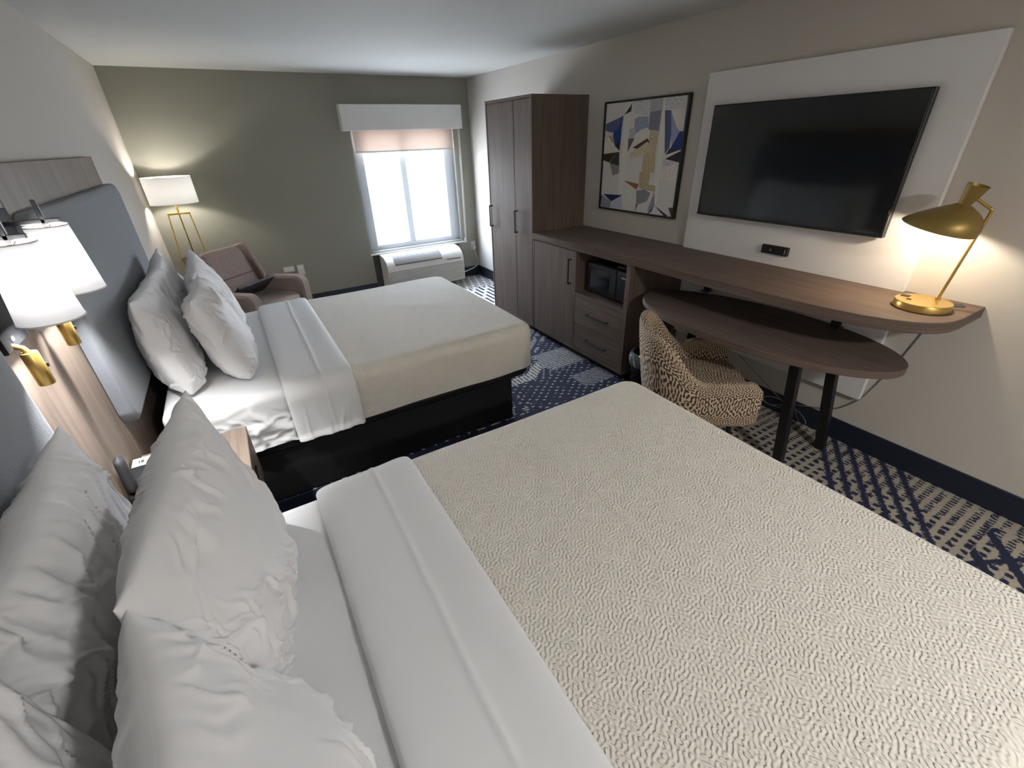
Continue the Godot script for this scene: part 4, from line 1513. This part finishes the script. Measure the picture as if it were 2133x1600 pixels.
func build_chair() -> void:
	# tub chair: own axes x forward, z to its right
	var turn := deg_to_rad(-38.0)
	var c := Vector3(2.77, 0, 4.45)
	var base := Transform3D(Basis(Vector3.UP, turn), c)
	var t := thing("desk_chair", c, "brown and beige woven tub chair pushed up to the oval desk", "chair")
	# plan of the shell: a U from the front of one arm round the back to the other
	var plan := []
	var hw := 0.285
	for k in 41:
		var s := k / 40.0
		if s < 0.25: plan.append([Vector2(lerpf(0.30, -0.03, s / 0.25), -hw - 0.012 * sin(s / 0.25 * PI)), s])
		elif s > 0.75: plan.append([Vector2(lerpf(-0.03, 0.30, (s - 0.75) / 0.25), hw + 0.012 * sin((s - 0.75) / 0.25 * PI)), s])
		else:
			var a := PI * (s - 0.25) / 0.5
			plan.append([Vector2(-0.03 - 0.215 * pow(sin(a), 0.8), -hw * signf(cos(a)) * pow(absf(cos(a)), 0.8)), s])
	var shell := B.new()
	var rows := 15
	var p := PackedVector3Array()
	for k in plan.size():
		var q: Vector2 = plan[k][0]
		var s: float = plan[k][1]
		var dq: Vector2 = plan[mini(k + 1, 40)][0] - plan[maxi(k - 1, 0)][0]
		var nn := Vector2(dq.y, -dq.x).normalized() * -1.0
		if nn.dot(q - Vector2(0.05, 0)) < 0: nn = -nn
		var back := smoothstep(0.22, 0.40, s) * (1.0 - smoothstep(0.60, 0.78, s))
		var top := 0.605 + 0.215 * back - 0.02 * exp(-pow((minf(s, 1 - s) - 0.24) / 0.06, 2.0))
		var bot := 0.335
		var th := 0.032
		# round the front ends of the arms
		var en := minf(s, 1 - s)
		top -= 0.05 * pow(maxf(0.0, 1 - en / 0.05), 2.0)
		bot += 0.02 * pow(maxf(0.0, 1 - en / 0.05), 2.0)
		var tt := th * (1.0 if en > 0.03 else 0.75)
		var flare := 0.05 * back
		for j in rows * 2 + 1:
			var a := TAU * j / (rows * 2)
			# a tall rounded section: straight sides, round top and bottom
			var sy := sin(a)
			var sx := cos(a)
			var yy := (top + bot) / 2 + signf(sy) * pow(absf(sy), 0.55) * (top - bot) / 2
			var ox := signf(sx) * pow(absf(sx), 0.35) * tt
			var out := nn * (ox + flare * ((yy - 0.45) / 0.35))
			p.append(base * Vector3(q.x + out.x, yy, q.y + out.y))
	shell.grid(p, plan.size(), rows * 2 + 1, false, true, 1.7, 1.0, false)
	for e in [0, plan.size() - 1]:
		var cap := []
		for j in rows * 2:
			cap.append(p[e * (rows * 2 + 1) + j])
		var fw := base.basis * Vector3(1, 0, 0)
		if e == 0: cap.reverse()
		shell.poly(cap, fw)
	part("shell", shell, M.weave, t)
	var seat := B.new()
	cushion(seat, Vector3(0.52, 0.13, 0.50), 5.0, base * Transform3D(Basis(), Vector3(0.06, 0.435, 0)))
	for k in seat.uv.size():
		var lp: Vector3 = base.affine_inverse() * seat.v[k]
		seat.uv[k] = Vector2(lp.x, lp.z)
	part("seat", seat, M.weave, t)
	var sub := B.new()
	sub.box(Vector3(0.02, 0.35, 0), Vector3(0.46, 0.05, 0.46), 0.01, 1, base)
	part("seat_frame", sub, M.black, t)
	for q in [[0.2, -0.2], [0.2, 0.2], [-0.2, -0.2], [-0.2, 0.2]]:
		var b := B.new()
		b.tube([base * Vector3(q[0] * 1.25, 0, q[1] * 1.25), base * Vector3(q[0] * 1.1, 0.17, q[1] * 1.1), base * Vector3(q[0], 0.34, q[1])], 0.011, 10, 0.017)
		part("leg", b, M.black, t)


func build_desk_lamp() -> void:
	var t := thing("desk_lamp", Vector3(3.385, 1.0, 5.2), "brass desk lamp with a tilted hood at the end of the worktop", "desk lamp")
	var b := B.new()
	b.lathe([Vector2(0.0, 1.0), Vector2(0.108, 1.0), Vector2(0.111, 1.003), Vector2(0.111, 1.031), Vector2(0.108, 1.035), Vector2(0.0, 1.035)], 56, Transform3D(Basis(), Vector3(3.388, 0, 5.197)))
	var bs := part("base", b, M.brass, t)
	b = B.new()
	b.box(Vector3(3.405, 1.0362, 5.118), Vector3(0.028, 0.004, 0.034), 0.001)
	part("power_socket", b, M.black, bs)
	b = B.new()
	b.box(Vector3(3.355, 1.0362, 5.15), Vector3(0.012, 0.004, 0.018), 0.001)
	part("usb_port", b, M.black, bs)
	var sx := 3.455
	b = B.new()
	b.lathe([Vector2(0.0, 1.035), Vector2(0.011, 1.035), Vector2(0.011, 1.045), Vector2(0.0, 1.045)], 16, Transform3D(Basis(), Vector3(sx, 0, 5.228)))
	part("collar", b, M.brass, t)
	b = B.new()
	var c := Curve3D.new()
	c.add_point(Vector3(sx, 1.036, 5.228), Vector3.ZERO, Vector3(0, 0.1, 0.015))
	c.add_point(Vector3(sx - 0.01, 1.425, 5.272), Vector3(0, -0.1, -0.01), Vector3(0, 0.018, 0.002))
	c.add_point(Vector3(sx - 0.015, 1.452, 5.263), Vector3(0, -0.006, 0.012), Vector3(0, 0.006, -0.012))
	c.add_point(Vector3(3.43, 1.490, 5.205), Vector3(0, -0.012, 0.02), Vector3.ZERO)
	b.tube(Array(c.tessellate(5, 2)), 0.0062, 10)
	part("stem", b, M.brass, t)
	# hood: rings from the rim to the neck
	var hx := 3.42
	var rim_c := Vector3(hx, 1.357, 5.128)
	var along := Vector3(0, 1.328 - 1.385, 5.268 - 4.987).normalized()   # down the tilted rim
	var up := Vector3(0, along.z, -along.y)
	var neck := Vector3(hx, 1.462, 5.183)
	var hood := B.new()
	for side in [1.0, -1.0]:
		var p := PackedVector3Array()
		var n1 := 17
		var n2 := 49
		for i in n1:
			var s := i / (n1 - 1.0)
			var thin := 0.0 if side > 0 else 0.002
			var lf := -0.145 + 0.156 * pow(s, 1.25) + thin
			var rt := 0.145 - 0.09 * pow(s, 3.2) - thin
			var rx := lerpf(0.125, 0.022, pow(s, 1.9)) - thin
			var r := (rt - lf) / 2
			var cc := rim_c + along * ((lf + rt) / 2) + up * ((neck - rim_c).dot(up) * s - thin)
			for j in n2:
				var a := TAU * j / (n2 - 1)
				p.append(cc + along * (r * cos(a)) + Vector3.RIGHT * (rx * sin(a)))
		hood.grid(p, n1, n2, false, true, 1, 1, side < 0)
	part("hood", hood, M.brass_dull, t)
	# flared cap on top of the hood
	var axis := Vector3(0.0, 0.085, 0.022).normalized()
	var tx := Vector3.RIGHT
	b = B.new()
	var ct := Transform3D(Basis(tx, axis, tx.cross(axis)), neck - axis * 0.008)
	b.lathe([Vector2(0.021, 0.0), Vector2(0.041, 0.088)], 36, ct)
	b.lathe([Vector2(0.039, 0.088), Vector2(0.019, 0.002), Vector2(0.0, 0.002)], 36, ct)
	b.lathe([Vector2(0.041, 0.088), Vector2(0.039, 0.088)], 36, ct)
	part("cap", b, M.brass_dull, t)
	b = B.new()
	var bc := rim_c + up * 0.035 + along * 0.015
	var pr := []
	for k in 11:
		var a := -PI / 2 + PI * k / 10.0
		pr.append(Vector2(0.024 * cos(a), 0.03 * sin(a)))
	b.lathe(pr, 18, Transform3D(Basis(), bc))
	part("bulb", b, M.bulb, t)
	lamp(t, bc, 0.175, rgb(255, 242, 220), 0.022)


func build_small() -> void:
	# flush ceiling light over the way in, behind the viewer
	var el := thing("ceiling_light", Vector3(1.9, 2.36, 7.5), "flush white ceiling light over the entrance end of the room", "ceiling light")
	var eb := B.new()
	eb.lathe([Vector2(0.0, 2.405), Vector2(0.19, 2.405), Vector2(0.2, 2.41), Vector2(0.2, 2.438), Vector2(0.0, 2.438)], 40, Transform3D(Basis(), Vector3(1.9, 0, 7.5)))
	part("housing", eb, M.white_paint, el)
	eb = B.new()
	eb.lathe([Vector2(0.0, 2.38), Vector2(0.12, 2.386), Vector2(0.18, 2.404)], 40, Transform3D(Basis(), Vector3(1.9, 0, 7.5)))
	part("diffuser", eb, M.diffuser, el)
	var al := AreaLight3D.new()
	al.name = "ceiling_area_light"
	al.area_size = Vector2(0.3, 0.3)
	al.area_range = 15.0
	al.light_energy = 4.9
	al.light_color = rgb(255, 253, 249)
	al.shadow_enabled = true
	al.rotation = Vector3(-PI / 2, 0, 0)
	al.position = Vector3(1.9, 2.375, 7.5) - org[el]
	el.add_child(al)
	# lamp cord down the wall
	var b := B.new()
	var pts := [Vector3(3.545, 0.943, 5.285), Vector3(3.60, 0.90, 5.24), Vector3(3.622, 0.822, 5.192), Vector3(3.625, 0.654, 5.151), Vector3(3.625, 0.479, 5.10), Vector3(3.622, 0.36, 5.06), Vector3(3.617, 0.275, 5.01), Vector3(3.612, 0.202, 4.938), Vector3(3.60, 0.165, 4.833), Vector3(3.59, 0.12, 4.70), Vector3(3.58, 0.06, 4.58)]
	var c := Curve3D.new()
	for k in pts.size():
		var tn: Vector3 = (pts[mini(k + 1, pts.size() - 1)] - pts[maxi(k - 1, 0)]) * 0.16
		c.add_point(pts[k], -tn, tn)
	b.tube(Array(c.tessellate(4, 4)), 0.003, 6)
	one("lamp_cord", b, M.cord_grey, Vector3(3.6, 0.05, 4.9), "thin grey lamp cord hanging down the wall beside the white panel", "cord")
	# cable tied in two loops in front of the baseboard
	b = B.new()
	var line := []
	for k in 9:
		line.append(Vector3(3.583, 0.33, 4.26).bezier_interpolate(Vector3(3.583, 0.27, 4.36), Vector3(3.59, 0.16, 4.56), Vector3(3.592, 0.098, 4.668), k / 8.0))
	for k in range(1, 25):
		var a := TAU * k / 24.0
		line.append(Vector3(3.592 - 0.012 * sin(a / 2), 0.090 + 0.034 * sin(-a) + 0.008 * cos(a), 4.590 + 0.078 * cos(a)))
	line.append(Vector3(3.594, 0.10, 4.71))
	for k in 21:
		var a := TAU * k / 20.0
		line.append(Vector3(3.590 - 0.03 * (1 - cos(a)) / 2, 0.068 + 0.032 * cos(a) + 0.012 * sin(a) * (1.0 - 0.5 * cos(a)), 4.782 - 0.045 * cos(a) + 0.016 * sin(a) * (1.0 - 0.5 * cos(a))))
	b.tube(line, 0.003, 6)
	one("loose_cable", b, M.cord_grey, Vector3(3.59, 0.03, 4.6), "grey cable tied in loops in front of the baseboard behind the desk", "cable")
	# waste bin with a clear liner
	var t := thing("waste_bin", Vector3(3.13, 0, 3.80), "black waste bin with a crumpled clear liner beside the cabinet", "waste bin")
	b = B.new()
	var at := Transform3D(Basis(), Vector3(3.13, 0, 3.80))
	b.lathe([Vector2(0.0, 0.0), Vector2(0.095, 0.0), Vector2(0.125, 0.28)], 32, at)
	b.lathe([Vector2(0.122, 0.28), Vector2(0.092, 0.004), Vector2(0.0, 0.004)], 32, at)
	b.lathe([Vector2(0.125, 0.28), Vector2(0.122, 0.28)], 32, at)
	part("bucket", b, M.black, t)
	b = B.new()
	var p := PackedVector3Array()
	for i in 12:
		for j in 97:
			var a := TAU * (j % 96) / 96.0
			var s := i / 11.0
			var wv := nz.get_noise_2d(cos(a) * 160.0 + s * 40.0, sin(a) * 160.0)
			var r := 0.127 + 0.010 * sin(s * PI) + 0.008 * wv
			var y := 0.20 + 0.10 * s + 0.012 * wv * s
			if s > 0.85: r -= (s - 0.85) * 0.12
			p.append(Vector3(3.13 + r * cos(a), y, 3.80 + r * sin(a)))
	b.grid(p, 12, 97, false, true, 1, 1, true)
	part("liner", b, M.bag, t)
